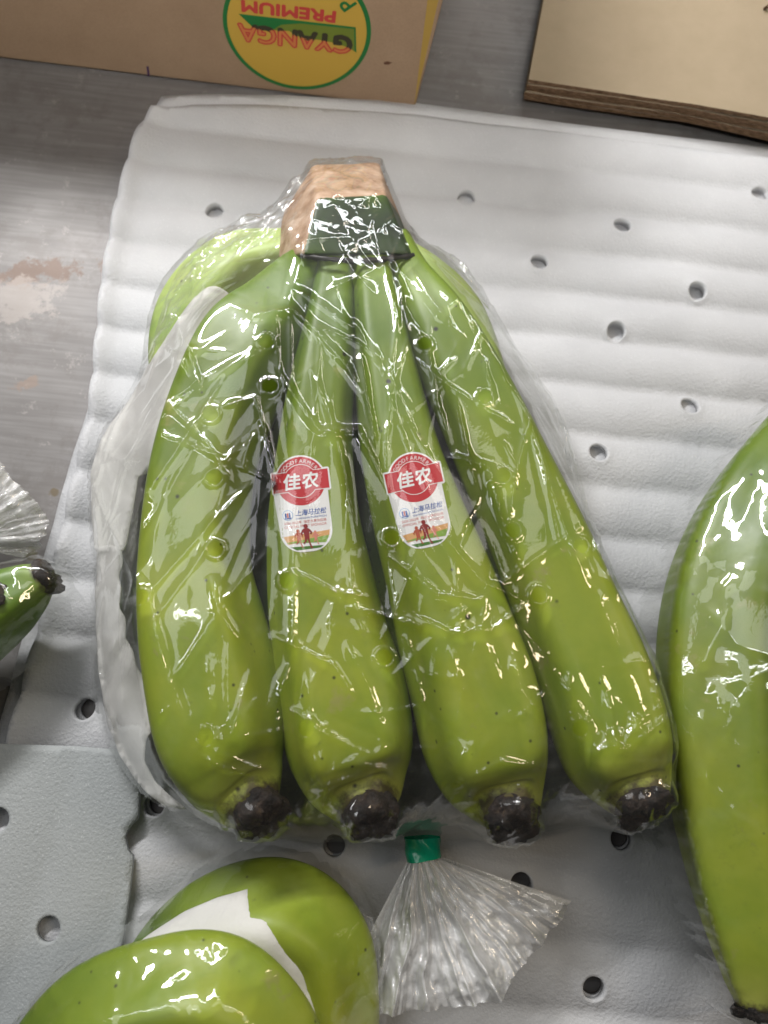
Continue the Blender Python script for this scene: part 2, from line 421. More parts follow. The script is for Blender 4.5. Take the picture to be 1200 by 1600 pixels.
v, f = thick_sheet(xy, tri, z, .0046)
tag(mesh_obj('foam_sheet', v, f, M_FOAM), 'large white ribbed foam sheet with punched holes under the bagged bananas', 'foam sheet', 'white foam sheets on the table')
cor_out = [(-120, 1158), (0, 1162), (120, 1166), (216, 1174), (218, 1210), (214, 1280), (203, 1290), (193, 1305), (198, 1330), (207, 1340), (200, 1400), (192, 1460), (180, 1520), (120, 1720), (-200, 1720)]
po = P2(cor_out, .0135)
h2 = [(*P(a, b, .0135)[:2], .0044) for a, b in ((75, 1452), (-3, 1281))]
xy, tri = plan_mesh(po, h2, .0026)
z = .0137 + foam_wave(xy[:, 0], xy[:, 1], .03, .0012, 33, math.radians(83))
v, f = thick_sheet(xy, tri, z, .0028)
tag(mesh_obj('foam_sheet', v, f, M_FOAM2), 'small bluish grey foam sheet with a notched edge, lying in the bottom left corner', 'foam sheet')

# ------------------------------------------------------------------ carton
c0 = P(0, 92, 0); c1 = P(648, 171, 0)
ux = (c1 - c0).normalized(); uy = Vector((-ux.y, ux.x, 0)); uz = Vector((0, 0, 1))
BW, BD, BH = .50, .30, .145
org = c1 - ux * BW
ct = thing('cardboard_carton', org + ux * BW / 2 + uy * BD / 2, 'brown cardboard carton printed with an upside down yellow oval logo', 'carton')
def fr(u, d, h): return org + ux * (u + .13 * h * u / BW) + uy * d + uz * h
def panel(name, u0, u1, d0, d1, h0, h1, m, cut=14, wob=.0):
    bm = bmesh.new()
    bmesh.ops.create_cube(bm, size=1)
    for vv in bm.verts: vv.co = Vector((u0 + (u1 - u0) * (vv.co.x + .5), d0 + (d1 - d0) * (vv.co.y + .5), h0 + (h1 - h0) * (vv.co.z + .5)))
    bmesh.ops.bevel(bm, geom=bm.edges[:], offset=.0012, segments=2, affect='EDGES', profile=.5)
    vs = [fr(*vv.co) for vv in bm.verts]; fs = [[q.index for q in ff.verts] for ff in bm.faces]
    bm.free()
    return mesh_obj(name, vs, fs, m, ct, smooth=False)
T = .004
fp = panel('front_panel', 0, BW, 0, T, .0005, BH, M_CARD)
panel('side_panel', BW - T, BW, T + .0005, BD - T, .0005, BH, M_SIDE); panel('side_panel', 0, T, T + .0005, BD - T, .0005, BH, M_CARD)
panel('back_panel', 0, BW, BD - T + .0004, BD, .0005, BH, M_CARD); panel('bottom_panel', T + .0004, BW - T - .0004, T + .0006, BD - T - .0004, .001, .004, M_CARD)
panel('top_flap', T + .001, BW - T - .001, T + .001, BD / 2 - .001, BH - T - .001, BH - .001, M_CARD)
panel('top_flap', T + .001, BW - T - .001, BD / 2 + .001, BD - T - .001, BH - T - .001, BH - .001, M_CARD)

def face_uv(px, py):
    d = ray(px, py); n = -uy; t_ = (org - CAM).dot(n) / d.dot(n); q = CAM + d * t_ - org
    return q.dot(ux) / (1 + .13 * q.z / BW), q.z
def text_mesh(body, size=1.0, shear=0.0, offset=0.0):
    cu = bpy.data.curves.new('txt', 'FONT'); cu.body = body; cu.size = size; cu.shear = shear; cu.offset = offset
    cu.align_x = 'CENTER'; cu.align_y = 'CENTER'; cu.resolution_u = 3
    o = bpy.data.objects.new('txt', cu); COL.objects.link(o)
    bpy.context.view_layer.update()
    me = bpy.data.meshes.new_from_object(o.evaluated_get(bpy.context.evaluated_depsgraph_get()))
    v = np.array([q.co[:2] for q in me.vertices]).reshape(-1, 2); f = [tuple(p.vertices) for p in me.polygons]
    bpy.data.objects.remove(o); bpy.data.curves.remove(cu); bpy.data.meshes.remove(me)
    if len(v):
        v = v - (v.min(0) + v.max(0)) / 2
    return v, f
class Art:
    """flat print gathered as layered 2-D shapes"""
    def __init__(s): s.v = []; s.f = []; s.m = []; s.l = []
    def add(s, v, f, m, layer):
        b = len(s.v); s.v += [tuple(q) for q in v]; s.l += [layer] * len(v)
        s.f += [tuple(i + b for i in q) for q in f]; s.m += [m] * len(f)
    def poly(s, pts, m, layer): s.add(pts, [tuple(range(len(pts)))], m, layer)
    def text(s, body, m, layer, centre, w=None, h=None, ang=0, shear=0.0, offset=0.0):
        v, f = text_mesh(body, 1.0, shear)
        if not len(v): return
        ext = v.max(0) - v.min(0)
        kx = w / ext[0] if w else h / ext[1]; ky = h / ext[1] if h else kx
        v = v * (kx, ky); c_, s_ = math.cos(ang), math.sin(ang)
        v = v @ np.array([[c_, s_], [-s_, c_]]) + np.array(centre)
        if offset:
            g = offset * ky
            for k in range(8): s.add(v + (g * math.cos(k * math.pi / 4), g * math.sin(k * math.pi / 4)), f, m, layer + .01 * k)
        s.add(v, f, m, layer)
    def arc(s, body, m, layer, centre, rad, a0, a1, h, flip=False, shear=0):
        n = len(body)
        for k, ch in enumerate(body):
            if ch == ' ': continue
            a = a0 + (a1 - a0) * k / max(1, n - 1)
            p = (centre[0] + rad * math.cos(a), centre[1] + rad * math.sin(a))
            s.text(ch, m, layer, p, h=h, ang=a - math.pi / 2 + (math.pi if flip else 0))
ART = Art()
eL = face_uv(345, -8); eR = face_uv(580, 55); eB = face_uv(462, 139)
eu, ew = (eL[0] + eR[0]) / 2, (eR[0] - eL[0]) / 2
eh = ew * 1.0; ev = eB[1] + eh
def ell(k, n=72): return [(eu + ew * k * math.cos(2 * math.pi * i / n), ev + eh * k * math.sin(2 * math.pi * i / n)) for i in range(n)]
ART.poly(ell(1.0), 1, 1); ART.poly(ell(.94), 0, 2)
uv = face_uv
def quad_uv(pts): return [uv(*p) for p in pts]
ART.poly(quad_uv([(373, 21), (556, 42), (557, 82), (545, 74), (520, 66), (500, 62), (480, 60), (462, 55), (452, 48), (430, 47), (410, 46), (395, 42)]), 3, 3)
ART.poly(quad_uv([(373, 21), (556, 42), (556, 45), (470, 36), (440, 38), (428, 45), (410, 46), (395, 42)]), 1, 4)
ART.poly(quad_uv([(553.5, 42), (556, 42), (557, 82), (554, 79)]), 1, 4)
a = uv(384, 9); b_ = uv(520, 30); mid = uv(451, 17)
tw = abs(uv(378, 10)[0] - uv(523, 27)[0]); th = abs(uv(451, 9)[1] - uv(451, 26)[1])
ART.text('PREMIUM', 2, 5, mid, w=tw, h=th, ang=math.pi, offset=.05)
tw = abs(uv(374, 45)[0] - uv(550, 70)[0]); th = abs(uv(460, 47)[1] - uv(460, 73)[1]); mid = uv(461, 60)
swoosh = quad_uv([(373, 21), (556, 42), (557, 82), (545, 74), (520, 66), (500, 62), (480, 60), (462, 55), (452, 48), (430, 47), (410, 46), (395, 42)])
v2, f2 = text_mesh('GYANGA', 1, 0); ext = v2.max(0) - v2.min(0)
bm = bmesh.new(); bv = [bm.verts.new((*(-q * (tw / ext[0], th / ext[1]) + np.array(mid)), 0)) for q in v2]
for q in f2: bm.faces.new([bv[i] for i in q])
for _ in range(5):
    le = [e for e in bm.edges if e.calc_length() > .0011]
    if le: bmesh.ops.subdivide_edges(bm, edges=le, cuts=1); bmesh.ops.triangulate(bm, faces=bm.faces[:])
bm.verts.index_update(); V_ = [tuple(q.co[:2]) for q in bm.verts]; F_ = [[q.index for q in ff.verts] for ff in bm.faces]; bm.free()
cc = np.array([np.mean([V_[i] for i in q], axis=0) for q in F_]); ins_ = inside(swoosh, cc[:, 0], cc[:, 1])
ART.add(V_, [q for q, k in zip(F_, ins_) if not k], 4, 6)
g = .00075
for k in range(8): ART.add([(a + g * math.cos(k * math.pi / 4), b + g * math.sin(k * math.pi / 4)) for a, b in V_], [q for q, kk in zip(F_, ins_) if kk], 5, 5.5 + .02 * k)
for k in range(8): ART.add([(a + g * math.cos(k * math.pi / 4), b + g * math.sin(k * math.pi / 4)) for a, b in V_], [q for q, kk in zip(F_, ins_) if not kk], 2, 5.2 + .02 * k)
pc = uv(541, 6); ph = abs(uv(540, -4)[1] - uv(540, 18)[1])
for ch, (qx, qy), an in (('P', (543, 6), 2.35), ('R', (556, -28), 2.0)):
    ART.text(ch, 1, 5, uv(qx, qy), h=ph, ang=an, offset=.02)
vs = [fr(q[0], -.00006 * l, q[1]) for q, l in zip(ART.v, ART.l)]
mesh_obj('logo_print', vs, ART.f, [M_YEL, M_GRN, M_RED, M_OLIVE, M_ORED, M_INK], ct, smooth=False, midx=ART.m)
q4 = [uv(*p) for p in ((649, 168), (668, 0), (674, -60), (700, -60), (685, 0), (652, 170))]
q4 = [(min(a, BW - .0006), b) for a, b in q4]
mesh_obj('side_print', [fr(a, -.00012, b) for a, b in q4], [tuple(range(6))], M_SIDE, ct, smooth=False)
# pen tick and scuff on the front
v_ = [fr(*((lambda q: (q[0], -.0003, q[1]))(uv(*p)))) for p in ((229, 103), (232, 103), (234, 118), (231, 118))]
mesh_obj('pen_mark', v_, [(0, 1, 2, 3)], flat('violet_ink', (.05, .02, .08)), ct, smooth=False)
v_ = [fr(*((lambda q: (q[0], -.0003, q[1]))(uv(*p)))) for p in ((599, 97), (605, 95), (613, 97), (607, 100), (601, 100))]
mesh_obj('scuff_mark', v_, [(0, 1, 2, 3, 4)], flat('brown_scuff', (.10, .04, .02)), ct, smooth=False)

# ------------------------------------------------------------------ flattened cartons, upper right
kb = thing('flattened_carton', P(1050, 60, 0), 'flat stack of tan cardboard panels in the upper right corner', 'cardboard')
sl = Vector((375, 62)); 
for k in range(5):
    zt = .0058 + .0026 * k
    off = [(0, 0), (-1.5, .5), (1, -1), (-1, 1), (0, 0)][k]
    outl = [(826 + off[0], 124 + off[1]), (960, 146 + off[1]), (1080, 166 + off[1]), (1190, 192 + off[1]), (1300, 218), (1330, -60), (1330, -220), (895, -220), (851 + off[0], -10)]
    po = P2(outl, .0162)
    hl = [(*P(1199, 28, zt)[:2], .0042)] if k == 4 else []
    xy, tri = plan_mesh(po, hl, .006)
    x0 = P(826, 124, .0162)[0]
    s_ = np.clip((xy[:, 0] - x0) / .13, 0, 1.6)
    zz = zt + .006 * s_ ** 2 * (1 - .38 * s_) + .0007 * np.sin(xy[:, 0] * 60 + k) * s_
    v, f = thick_sheet(xy, tri, zz, .0022)
    nt = len(tri)
    midx = [0] * (2 * nt) + [1] * (len(f) - 2 * nt)
    mesh_obj('cardboard_panel', v, f, [M_KRAFT, M_KEDGE], kb, smooth=False, midx=midx)
v, f = box_v(0, .07, 0, .06, 0.0003, .0062); pb = P(880, 40, 0)
v = [(pb.x + a, pb.y + b, c) for a, b, c in v]; mesh_obj('cardboard_panel', v, f, M_KEDGE, kb, smooth=False)

# ------------------------------------------------------------------ bananas
BV, BF = [], []          # triangles of everything a bag is stretched over
def bank(vs, fs):
    b0 = len(BV); BV.extend([tuple(q) for q in vs]); BF.extend([tuple(int(i) + b0 for i in q) for q in fs])
def finger(pts, parent, skin, seed=0, phase=0.0, tip=True, lobes=.070, ns=110, na=60):
    """a banana: swept five-sided rounded section along a bowed centreline"""
    ctr = []
    for px, py, w, z in pts:
        p = P(px, py, z); ctr.append((p.x, p.y, p.z, w / 2 * depth(p) / FPX))
    c = catmull(ctr, ns); p = c[:, :3]; r = c[:, 3]
    T_ = np.gradient(p, axis=0); T_ /= np.linalg.norm(T_, axis=1)[:, None]
    up = np.array([0, 0, 1.0]); rows = []; al = []
    side = np.cross(T_[0], up); side /= np.linalg.norm(side)
    ph = np.linspace(0, 2 * math.pi, na, endpoint=False)
    for i in range(ns):
        s = np.cross(T_[i], up); n = np.linalg.norm(s)
        if n > .25: s = s / n; side = s if np.dot(s, side) > 0 else side
        side = side - T_[i] * np.dot(side, T_[i]); side /= np.linalg.norm(side)
        u = np.cross(side, T_[i])
        t_ = i / (ns - 1)
        k = lobes * min(1, .5 + t_ * 3) * (1 if t_ < .9 else max(.25, 1 - (t_ - .9) * 7))
        rr = r[i] * (1 - k * np.cos(5 * (ph - math.pi / 2 + phase)) + k * .12 * np.cos(10 * (ph - math.pi / 2 + phase))
                     + .012 * np.sin(2 * ph + seed + t_ * 3) + .01 * math.sin(t_ * 9 + seed))
        rr = rr * (1 + .010 * (vnoise(ph * 2 + seed * 7, np.full(na, t_ * 12), seed) - .5))
        rows.append(p[i] + rr[:, None] * (np.cos(ph)[:, None] * side + np.sin(ph)[:, None] * u)); al += [t_] * na
    v = np.vstack(rows); f = []
    for i in range(ns - 1):
        for j in range(na):
            a, b = i * na + j, i * na + (j + 1) % na
            f.append((a, b, b + na, a + na))
    v = np.vstack([v, p[0], p[-1] + T_[-1] * r[-1] * .15]); al += [0, 1]
    f += [(len(v) - 2, (j + 1) % na, j) for j in range(na)]
    e = (ns - 1) * na; f += [(len(v) - 1, e + j, e + (j + 1) % na) for j in range(na)]
    f = [q[::-1] for q in f]
    o = mesh_obj('banana', v, f, skin, parent, attr=al)
    bank(v, f)
    if tip:
        nr = 12; tv = []; tf = []; nn = 28; pa = np.linspace(0, 2 * math.pi, nn, endpoint=False)
        R0 = r[-1]; L = R0 * (.50 + .12 * (seed * 7 % 4)); u = np.cross(side, T_[-1])
        prof = [(-.35, .99), (-.1, 1.05), (.15, 1.06), (.4, 1.03), (.65, .97), (.85, .86), (.97, .70), (.90, .48), (.93, .25), (.95, .1)]
        for q, (hh, kk) in enumerate(prof):
            nz = vnoise(np.cos(pa) * 2.4 + 9 + seed, np.sin(pa) * 2.4 + 5 + q * .45, seed + 3) - .5
            nz2 = vnoise(np.cos(pa) * 6 + 9, np.sin(pa) * 6 + 5 + q * .9, seed + 5) - .5
            rad = R0 * kk * (1 + .42 * nz + .34 * nz2); ax = L * hh + R0 * .34 * nz2 + R0 * .25 * nz
            tv.append(p[-1] + T_[-1] * ax[:, None] + rad[:, None] * (np.cos(pa)[:, None] * side + np.sin(pa)[:, None] * u))
        for q in range(len(prof) - 1):
            for j in range(nn):
                a, b = q * nn + j, q * nn + (j + 1) % nn
                tf.append((a, b, b + nn, a + nn)[::-1])
        tv = np.vstack(tv + [p[-1] + T_[-1] * L * .93]); e = (len(prof) - 1) * nn
        tf += [(len(tv) - 1, e + (j + 1) % nn, e + j) for j in range(nn)]
        mesh_obj('blossom_end', tv, tf, M_TIP, o); bank(tv, tf)
    return o

hand = thing('banana_bunch', P(600, 850, FZ), 'middle hand of green bananas with two red and white stickers, inside the taped bag', 'bananas', 'hands of green bananas')
F1 = [(492, 394, 40, .054), (468, 434, 84, .056), (432, 490, 124, .056), (386, 550, 160, .056), (342, 640, 160, .055), (311, 745, 160, .054), (300, 880, 172, .053), (311, 980, 194, .052),
      (331, 1080, 208, .050), (345, 1150, 202, .050), (365, 1204, 168, .0500), (386, 1240, 122, .0520), (401, 1263, 78, .0560)]
F2 = [(524, 375, 46, .057), (521, 430, 64, .059), (516, 500, 84, .060), (504, 590, 100, .060), (494, 680, 113, .059), (491, 800, 139, .057), (501, 900, 162, .055), (518, 1000, 182, .052),
      (536, 1080, 200, .050), (548, 1160, 198, .050), (558, 1210, 172, .0505), (569, 1244, 126, .0528), (577, 1267, 80, .0570)]
F3 = [(580, 372, 46, .057), (582, 430, 66, .059), (591, 500, 86, .060), (606, 590, 102, .060), (627, 700, 123, .059), (656, 800, 145, .057), (690, 900, 166, .055), (721, 1000, 188, .052),
      (746, 1080, 200, .050), (763, 1160, 198, .050), (776, 1214, 172, .0505), (788, 1250, 126, .0528), (796, 1274, 82, .0570)]
F4 = [(622, 375, 44, .053), (643, 430, 66, .056), (680, 500, 106, .057), (722, 580, 126, .056), (757, 650, 134, .055), (794, 730, 142, .054), (844, 840, 154, .052), (885, 940, 164, .051), (926, 1040, 178, .050),
      (952, 1120, 182, .050), (971, 1184, 170, .0502), (990, 1229, 124, .0525), (1004, 1257, 82, .0565)]
B1 = [(500, 380, 50, .042), (440, 400, 80, .038), (368, 428, 112, .033), (308, 494, 116, .029), (286, 580, 100, .026), (306, 700, 84, .024), (300, 850, 110, .024), (320, 1000, 110, .024), (345, 1100, 90, .024), (360, 1160, 60, .024)]
B2 = [(618, 385, 40, .042), (672, 435, 66, .038), (722, 500, 80, .032), (745, 590, 96, .024), (765, 700, 100, .019), (790, 830, 100, .018), (830, 960, 100, .018), (860, 1080, 90, .018), (870, 1140, 50, .018)]
B3 = [(540, 395, 40, .034), (500, 520, 70, .024), (450, 660, 105, .019), (415, 800, 115, .018), (412, 930, 115, .018), (425, 1040, 100, .018), (440, 1110, 50, .018)]
B4 = [(580, 400, 40, .034), (590, 520, 70, .024), (590, 660, 105, .019), (590, 800, 115, .018), (610, 930, 115, .018), (640, 1040, 100, .018), (650, 1110, 50, .018)]
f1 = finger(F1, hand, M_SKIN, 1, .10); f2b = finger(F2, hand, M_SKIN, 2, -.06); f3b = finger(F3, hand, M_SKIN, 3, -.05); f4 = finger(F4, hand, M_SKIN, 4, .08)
NTOP = len(BF)
finger(B1, hand, M_SKIN_PALE_LIT, 5, .3); finger(B2, hand, M_SKIN_PALE_LIT, 6, 0); finger(B3, hand, M_SKIN_SHADED, 7); finger(B4, hand, M_SKIN_SHADED, 8)

# crown with its two knife cuts
cp = [(496, 309, .071), (603, 304, .065), (642, 398, .065), (474, 397, .072),
      (488, 258, .046), (592, 254, .046), (440, 338, .048), (434, 406, .050),
      (650, 402, .050), (610, 300, .048), (520, 262, .028), (590, 262, .028), (640, 400, .036), (450, 395, .032), (462, 330, .034)]
bm = bmesh.new(); vv = [bm.verts.new(P(*q)) for q in cp]
bmesh.ops.convex_hull(bm, input=vv)
for q in [q for q in bm.verts if not q.link_faces]: bm.verts.remove(q)
bmesh.ops.dissolve_limit(bm, angle_limit=.05, verts=bm.verts, edges=bm.edges)
bmesh.ops.bevel(bm, geom=bm.edges[:], offset=.0014, segments=3, affect='EDGES', profile=.6)
bmesh.ops.triangulate(bm, faces=bm.faces[:])
for _ in range(4):
    long_e = [e for e in bm.edges if e.calc_length() > .0026]
    if not long_e: break
    bmesh.ops.subdivide_edges(bm, edges=long_e, cuts=1); bmesh.ops.triangulate(bm, faces=bm.faces[:])
bm.normal_update()
for q in bm.verts:
    k = float(vnoise(np.array(q.co.x * 130), np.array(q.co.y * 130 + q.co.z * 90), 5)) - .5
    q.co += q.normal * (k * .0005)
bm.normal_update(); bm.verts.index_update()
vs = [tuple(q.co) for q in bm.verts]
e1 = P(496, 309, .071); e2 = P(603, 304, .065); e3 = P(474, 397, .072)
def is_cut(c):
    back = (e2 - e1).cross(c - e1).z; lft = (e3 - e1).cross(c - e1).z
    return back > .00000002 or lft < -.00000002
skinf, cutf = [], []
for q in bm.faces: (cutf if is_cut(q.calc_center_median()) else skinf).append([w.index for w in q.verts])
bm.free()
cr = mesh_obj('crown', vs, skinf, M_CROWN, hand)
mesh_obj('cut_face', vs, cutf, M_CUT, cr)
bank(vs, skinf + cutf)
# thin dark brown line along the crown base
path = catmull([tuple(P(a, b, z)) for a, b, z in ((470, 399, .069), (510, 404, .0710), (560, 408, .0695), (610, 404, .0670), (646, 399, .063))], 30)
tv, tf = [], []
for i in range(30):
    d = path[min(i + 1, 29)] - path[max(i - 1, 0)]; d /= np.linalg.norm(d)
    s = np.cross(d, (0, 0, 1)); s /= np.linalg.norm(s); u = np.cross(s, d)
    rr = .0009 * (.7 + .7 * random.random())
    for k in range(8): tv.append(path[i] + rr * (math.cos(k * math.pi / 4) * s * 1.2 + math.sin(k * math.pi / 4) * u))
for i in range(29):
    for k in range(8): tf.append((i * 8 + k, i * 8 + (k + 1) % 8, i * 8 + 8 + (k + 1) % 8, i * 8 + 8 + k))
mesh_obj('crown_base_line', tv, tf, M_DARK, cr)

# ------------------------------------------------------------------ stickers on the two middle bananas
ST_M = [flat('sticker_white', (.78, .77, .76), .35, .5), flat('sticker_red', (.50, .022, .030), .32, .5), flat('sticker_blue', (.035, .10, .36), .4), flat('sticker_pale_red', (.55, .12, .10), .4),
        flat('sticker_dark_red', (.24, .015, .015), .4), flat('sticker_rust', (.42, .085, .04), .4), flat('sticker_orange', (.66, .36, .14), .4), flat('sticker_green', (.22, .36, .06), .4),
        flat('sticker_deep_green', (.06, .17, .02), .4), flat('sticker_pale_blue', (.38, .50, .68), .4), flat('sticker_pink', (.62, .22, .16), .4)]
def arcpts(cx, cy, r, a0, a1, n=24): return [(cx + r * math.cos(a0 + (a1 - a0) * k / n), cy + r * math.sin(a0 + (a1 - a0) * k / n)) for k in range(n + 1)]
def runner(ART, cx, cy, s, m, layer):
    def q(pts): ART.poly([(cx + x * s, cy + y * s) for x, y in pts], m, layer)
    ART.poly(arcpts(cx + .2 * s, cy + 8.6 * s, 1.75 * s, 0, 6.0, 12), m, layer)
    q([(-2.6, 6.2), (-1, 7), (1.6, 7), (3.1, 6.1), (2.4, 3.5), (2.2, 0), (-1.4, 0), (-1.8, 3.5)])
    q([(-2.6, 6.2), (-4.2, 3.4), (-3.6, 2), (-2.6, 2.2), (-3.0, 3.4), (-1.6, 4.8)])
    q([(3.1, 6.1), (4.9, 3.6), (4.2, 2.0), (2.8, 2.3), (3.6, 3.6), (2.0, 4.8)])
    q([(-1.4, 0), (.8, 0), (-.2, -3.4), (-2.4, -5.2), (-3.2, -4.4), (-1.6, -3.0)])
    q([(.2, 0), (2.2, 0), (2.4, -4), (3.8, -8.2), (4.4, -9), (2.6, -9), (1.2, -4)])
def sticker(parent, pts, cx, cy, ang, skx=1.0):
    A = Art()
    def outline(g):
        r = 38 + g; hw, hh = 43.5 + g, 15.5 + g; bw = 38 + g
        a0 = math.asin(min(1, hh / r))
        o = arcpts(0, 0, r, a0, math.pi - a0, 30)
        o += [(-hw + 2, hh), (-hw, hh - 2), (-hw, -hh + 2), (-hw + 2, -hh), (-bw, -hh)]
        by = -108 - g; rr = 33
        o += arcpts(-bw + rr, by + rr, rr, math.pi, 1.5 * math.pi, 10) + arcpts(bw - rr, by + rr, rr, 1.5 * math.pi, 2 * math.pi, 10)
        o += [(bw, -hh), (hw - 2, -hh), (hw, -hh + 2), (hw, hh - 2), (hw - 2, hh)]
        return o
    A.poly(outline(2.6), 0, 0)
    A.poly(arcpts(0, 0, 38, 0, 2 * math.pi, 60)[:-1], 1, 1)
    A.poly([(-43.5, -15.5), (43.5, -15.5), (43.5, 15.5), (-43.5, 15.5)], 1, 2)
    # pale ring lines
    def ring(r, w, a0, a1, m, L, n=30):
        o = arcpts(0, 0, r + w, a0, a1, n); i = arcpts(0, 0, r, a0, a1, n)
        for k in range(n): A.poly([o[k], o[k + 1], i[k + 1], i[k]], m, L)
    ring(25.5, 1.0, .66, math.pi - .66, 0, 3); ring(25.5, 1.0, math.pi + .66, 2 * math.pi - .66, 0, 3)
    for sx in (-1, 1):
        A.poly([(sx * 20, 15.1), (sx * 43, 15.1), (sx * 43, 16.1), (sx * 20, 16.1)][::sx], 0, 3); A.poly([(sx * 20, -16.1), (sx * 43, -16.1), (sx * 43, -15.1), (sx * 20, -15.1)][::sx], 0, 3)
    A.arc('GOODFARMER', 0, 3, (0, 0), 31.5, math.pi - .62, .62, 6.0)
    A.text('佳', 0, 4, (-13.5, 0), w=25, h=24.5, shear=.12, offset=.028); A.text('农', 0, 4, (14.5, 0), w=25, h=24.5, shear=.12, offset=.028)
    # sponsor block
    A.poly(arcpts(-26, -51, 8.4, 0, 2 * math.pi, 24)[:-1], 9, 1); A.poly(arcpts(-26, -51, 7.0, 0, 2 * math.pi, 24)[:-1], 0, 2)
    for dx, m_ in ((-3, 2), (0, 3), (3, 2)): A.poly([(-26 + dx - 1.2, -55), (-26 + dx + 1.2, -55), (-26 + dx + 1.2, -47.5), (-26 + dx - 1.2, -47.5)], m_, 3)
    A.poly([(-31, -57), (-21, -57), (-21, -55.4), (-31, -55.4)], 2, 4)
    A.text('上海马拉松', 2, 2, (10, -49), w=49, h=9.5, shear=.25, offset=.012)
    A.text('SHANGHAI MARATHON', 2, 2, (10, -57.6), w=48, h=3.0)
    A.text('2020-2022年  指定水果供应商', 3, 2, (0, -63.5), w=66, h=4.6)
    A.text('OFFICIAL FRUIT SPONSOR', 3, 2, (0, -69.8), w=66, h=3.8)
    # landscape: orange rise, green fields, pale path
    def lower(y0l, y0r, y1l, y1r, m_, L):
        o = []
        n = 14
        def xw(y):
            if y > -77.5: return 37.5
            d = -77.5 - y; return max(1, 4.5 + math.sqrt(max(0, 32.5 ** 2 - d * d)))
        for k in range(n + 1):
            s = k / n; y = y0l + (y0r - y0l) * s; x = (-1 + 2 * s); o.append((x * xw(y), y))
        for k in range(n, -1, -1):
            s = k / n; y = y1l + (y1r - y1l) * s; x = (-1 + 2 * s); o.append((x * xw(y), y))
        A.poly(o, m_, L)
    lower(-97, -91, -84, -80, 6, 1); lower(-95, -99, -94, -88, 7, 2); lower(-107, -106.5, -101, -103, 8, 2)
    runner(A, -13.5, -90, 1.5, 5, 5); runner(A, 13, -91, 1.15, 10, 5); runner(A, -1, -88, 2.0, 4, 6)
    bm = bmesh.new(); lay = bm.verts.layers.float.new('l')
    bv = []
    for q, l in zip(A.v, A.l):
        x = bm.verts.new((q[0], q[1], 0)); x[lay] = l; bv.append(x)
    for q, m_ in zip(A.f, A.m):
        try: bf = bm.faces.new([bv[i] for i in q]); bf.material_index = m_
        except ValueError: pass
    bmesh.ops.triangulate(bm, faces=bm.faces[:])
    for axis, lo, hi, st in ((0, -45, 45, 5), (1, -110, 42, 7)):
        c = lo
        while c < hi:
            co = [0, 0, 0]; no = [0, 0, 0]; co[axis] = c + .013; no[axis] = 1
            bmesh.ops.bisect_plane(bm, geom=bm.verts[:] + bm.edges[:] + bm.faces[:], dist=1e-4, plane_co=co, plane_no=no); c += st
    bm.normal_update()
    for q in bm.faces:
        if q.normal.z < 0: q.normal_flip()
    me = parent.data; base = Vector(parent['_base'])
    tree = BVHTree.FromPolygons([tuple(q.co + base) for q in me.vertices], [tuple(q.vertices) for q in me.polygons])
    ca, sa = math.cos(ang), math.sin(ang)
    vs = []
    bm.verts.index_update()
    for q in bm.verts:
        u, v_ = q.co.x * skx * 1.0, q.co.y
        px = cx + u * ca - v_ * sa; py = cy - (u * sa + v_ * ca)
        d = ray(px, py).normalized(); h = tree.ray_cast(CAM, d)
        pt = h[0] if h[0] is not None else P(px, py, .07)
        n = h[1] if h[1] is not None else Vector((0, 0, 1))
        if n.dot(d) > 0: n = -n
        vs.append(pt + n * (.00012 + .000035 * q[lay]))
    fs = [[w.index for w in q.verts] for q in bm.faces]; mi = [q.material_index for q in bm.faces]
    bm.free()
    return mesh_obj('sticker', vs, fs, ST_M, parent, smooth=False, midx=mi)
k1 = sticker(f2b, F2, 470, 752, math.radians(6.5)); k2 = sticker(f3b, F3, 646.5, 747, math.radians(12.5))

# ------------------------------------------------------------------ bag film
def membrane(poly, tree, edge_z, step=.0012, tight=900, grow=False):
    """height of a film pinned at its outline and stretched over whatever is inside"""
    poly = np.asarray(poly); x0, y0 = poly.min(0) - .004; x1, y1 = poly.max(0) + .004
    nx = int((x1 - x0) / step) + 2; ny = int((y1 - y0) / step) + 2
    gx, gy = np.meshgrid(x0 + np.arange(nx) * step, y0 + np.arange(ny) * step)
    ins = inside(poly, gx, gy)
    ob = np.full(gx.shape, edge_z)
    dn = Vector((0, 0, -1))
    for j, i in zip(*np.nonzero(ins)):
        h = tree.ray_cast(Vector((gx[j, i], gy[j, i], .3)), dn)
        if h[0] is not None: ob[j, i] = max(edge_z, h[0].z)
    if grow:
        o2 = ob.copy()
        for dj in (-1, 0, 1):
            for di in (-1, 0, 1): o2 = np.maximum(o2, np.roll(np.roll(ob, dj, 0), di, 1))
        ob = np.where(ins, o2, edge_z)
    H = ob.copy()
    def relax(H, ob, ins, n):
        for _ in range(n):
            A_ = .25 * (np.roll(H, 1, 0) + np.roll(H, -1, 0) + np.roll(H, 1, 1) + np.roll(H, -1, 1))
            H = np.where(ins, np.maximum(ob, A_), edge_z)
        return H
    # coarse start
    k = 4
    hc = ob[::k, ::k].copy(); ic = ins[::k, ::k]
    for j in range(k):
        for i in range(k):
            s = ob[j::k, i::k]; hc[:s.shape[0], :s.shape[1]] = np.maximum(hc[:s.shape[0], :s.shape[1]], s)
    hc = relax(hc, hc * ic + edge_z * ~ic, ic, 700)
    up = np.repeat(np.repeat(hc, k, 0), k, 1)[:ny, :nx]
    H = np.maximum(ob, np.where(ins, up - .001, edge_z))
    H = relax(H, ob, ins, tight)
    return x0, y0, step, H, ob
